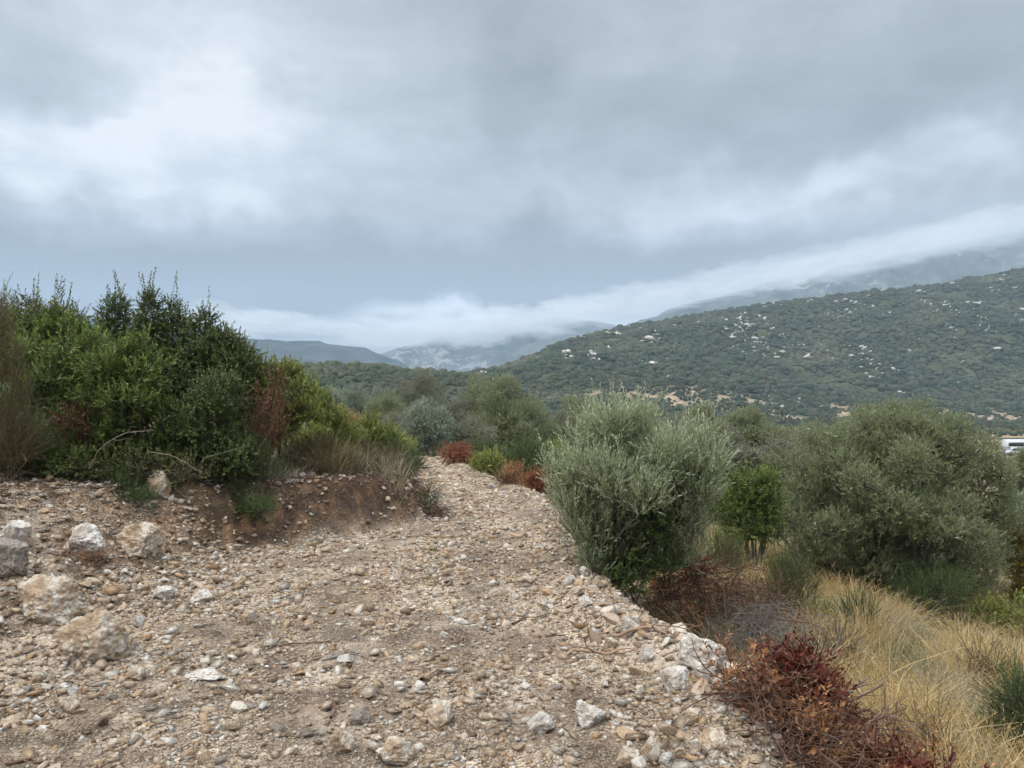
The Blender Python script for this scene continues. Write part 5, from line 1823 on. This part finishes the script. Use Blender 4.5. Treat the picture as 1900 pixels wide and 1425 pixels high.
yb = max(150.0, find_y(1905, 838))
vehicle('coach', 'white coach with a dark window band parked in the valley at the right edge', 'coach', 1903, yb, 12,
        [(-6, .35), (-6.05, 1.2), (-5.9, 3.0), (-5.6, 3.3), (5.7, 3.3), (6, 3.0), (6, .35)],
        [[(-5.92, 1.55), (-5.85, 2.6), (5.85, 2.6), (5.9, 1.55)]], (-3.6, 3.4), .5, 2.5, M['white_paint'], size=.72)
vehicle('parked_car', 'small silver car parked in front of the coach', 'car', 1882, yb - 12, 4.2,
        [(-2.1, .3), (-2.1, .75), (-1.5, .85), (-.9, 1.4), (.7, 1.45), (1.5, .95), (2.05, .85), (2.1, .3)],
        [[(-1.25, .92), (-.82, 1.33), (.62, 1.37), (1.25, .95)]], (-1.3, 1.3), .32, 1.75, M['silver_paint'], 'window')

# ------------------------------------------------------------------ low cloud on the summits, and the air
def vol_mat(name, col, dens, aniso=.0):
    m = bpy.data.materials.new(name)
    m.use_nodes = True
    b = NB(m.node_tree)
    out = b.new('ShaderNodeOutputMaterial')
    v = b.new('ShaderNodeVolumePrincipled')
    v.inputs['Color'].default_value = (*col, 1)
    v.inputs['Density'].default_value = dens
    v.inputs['Anisotropy'].default_value = aniso
    b.l.new(v.outputs[0], out.inputs['Volume'])
    return m


CLOUD = vol_mat('cloud_vapour', (.86, .88, .90), .0034)


def cloud(px, py, rpx, rpy, Y, depth, label, seed):
    k = Y / FPX
    V, F = ICO[5]
    V = V * (1 + .5 * fbm(V * [1.9, 1.9, 1.9] + seed * 3.1, 5, .6))[:, None]
    V = V * [rpx * k, depth, rpy * k * (.72 if px > 1040 else .9)]
    b = Buf()
    b.add(V, F)
    o = b.build('cloud', CLOUD, None, True)
    o.location = ((px - 950) * k, Y, EYE + (HPY - py) * k)
    tag(o, label, 'cloud', 'low clouds lying on the mountain tops', 'stuff')


USE_CLOUDS = True
USE_HAZE = True
if USE_CLOUDS:
    cloud(420, 598, 110, 22, 2150, 300, 'low cloud resting on the left mountain top', 1)
    cloud(545, 600, 80, 16, 2500, 300, 'thin low cloud just right of the left mountain top', 2)
    cloud(700, 618, 90, 22, 2600, 350, 'low cloud over the gap between the mountains', 3)
    cloud(800, 622, 80, 26, 2700, 350, 'ragged low cloud at the left of the rocky flank', 4)
    cloud(890, 618, 90, 28, 2700, 350, 'low cloud over the rocky flank in the middle', 5)
    cloud(985, 600, 90, 28, 2600, 350, 'low cloud touching the left end of the right hill crest', 6)
    cloud(1090, 578, 90, 24, 2300, 300, 'low cloud sinking behind the crest of the right hill', 7)
    cloud(1200, 556, 90, 22, 2200, 300, 'thin low cloud above the left third of the right hill', 8)
    cloud(1320, 534, 90, 20, 2100, 300, 'thin low cloud above the middle of the right hill', 9)
    cloud(1430, 512, 90, 20, 2000, 300, 'long low cloud right of the middle of the right hill', 10)
    cloud(1540, 492, 90, 22, 1950, 300, 'cloud lying where the pale flank meets the sky', 11)
    cloud(1650, 466, 90, 24, 1950, 300, 'cloud hiding the summit above the right hill', 12)
    cloud(1760, 440, 90, 26, 1950, 300, 'cloud above the pale mountain flank at the right', 13)
    cloud(1870, 418, 100, 28, 1950, 300, 'cloud at the upper right edge of the mountain', 14)
if USE_HAZE:
    b = Buf()
    x0, x1, y0, y1, z0, z1 = -4600, 4600, -4600, 4600, -120, 640
    V = np.array([[x, y, z] for x in (x0, x1) for y in (y0, y1) for z in (z0, z1)], float)
    b.add(V, [[0, 1, 3, 2], [4, 6, 7, 5], [0, 4, 5, 1], [2, 3, 7, 6], [0, 2, 6, 4], [1, 5, 7, 3]])
    o = b.build('haze', vol_mat('hazy_air', (.62, .80, 1.0), 1.6e-4))
    tag(o, 'pale blue haze filling the valley air', 'haze', None, 'stuff')
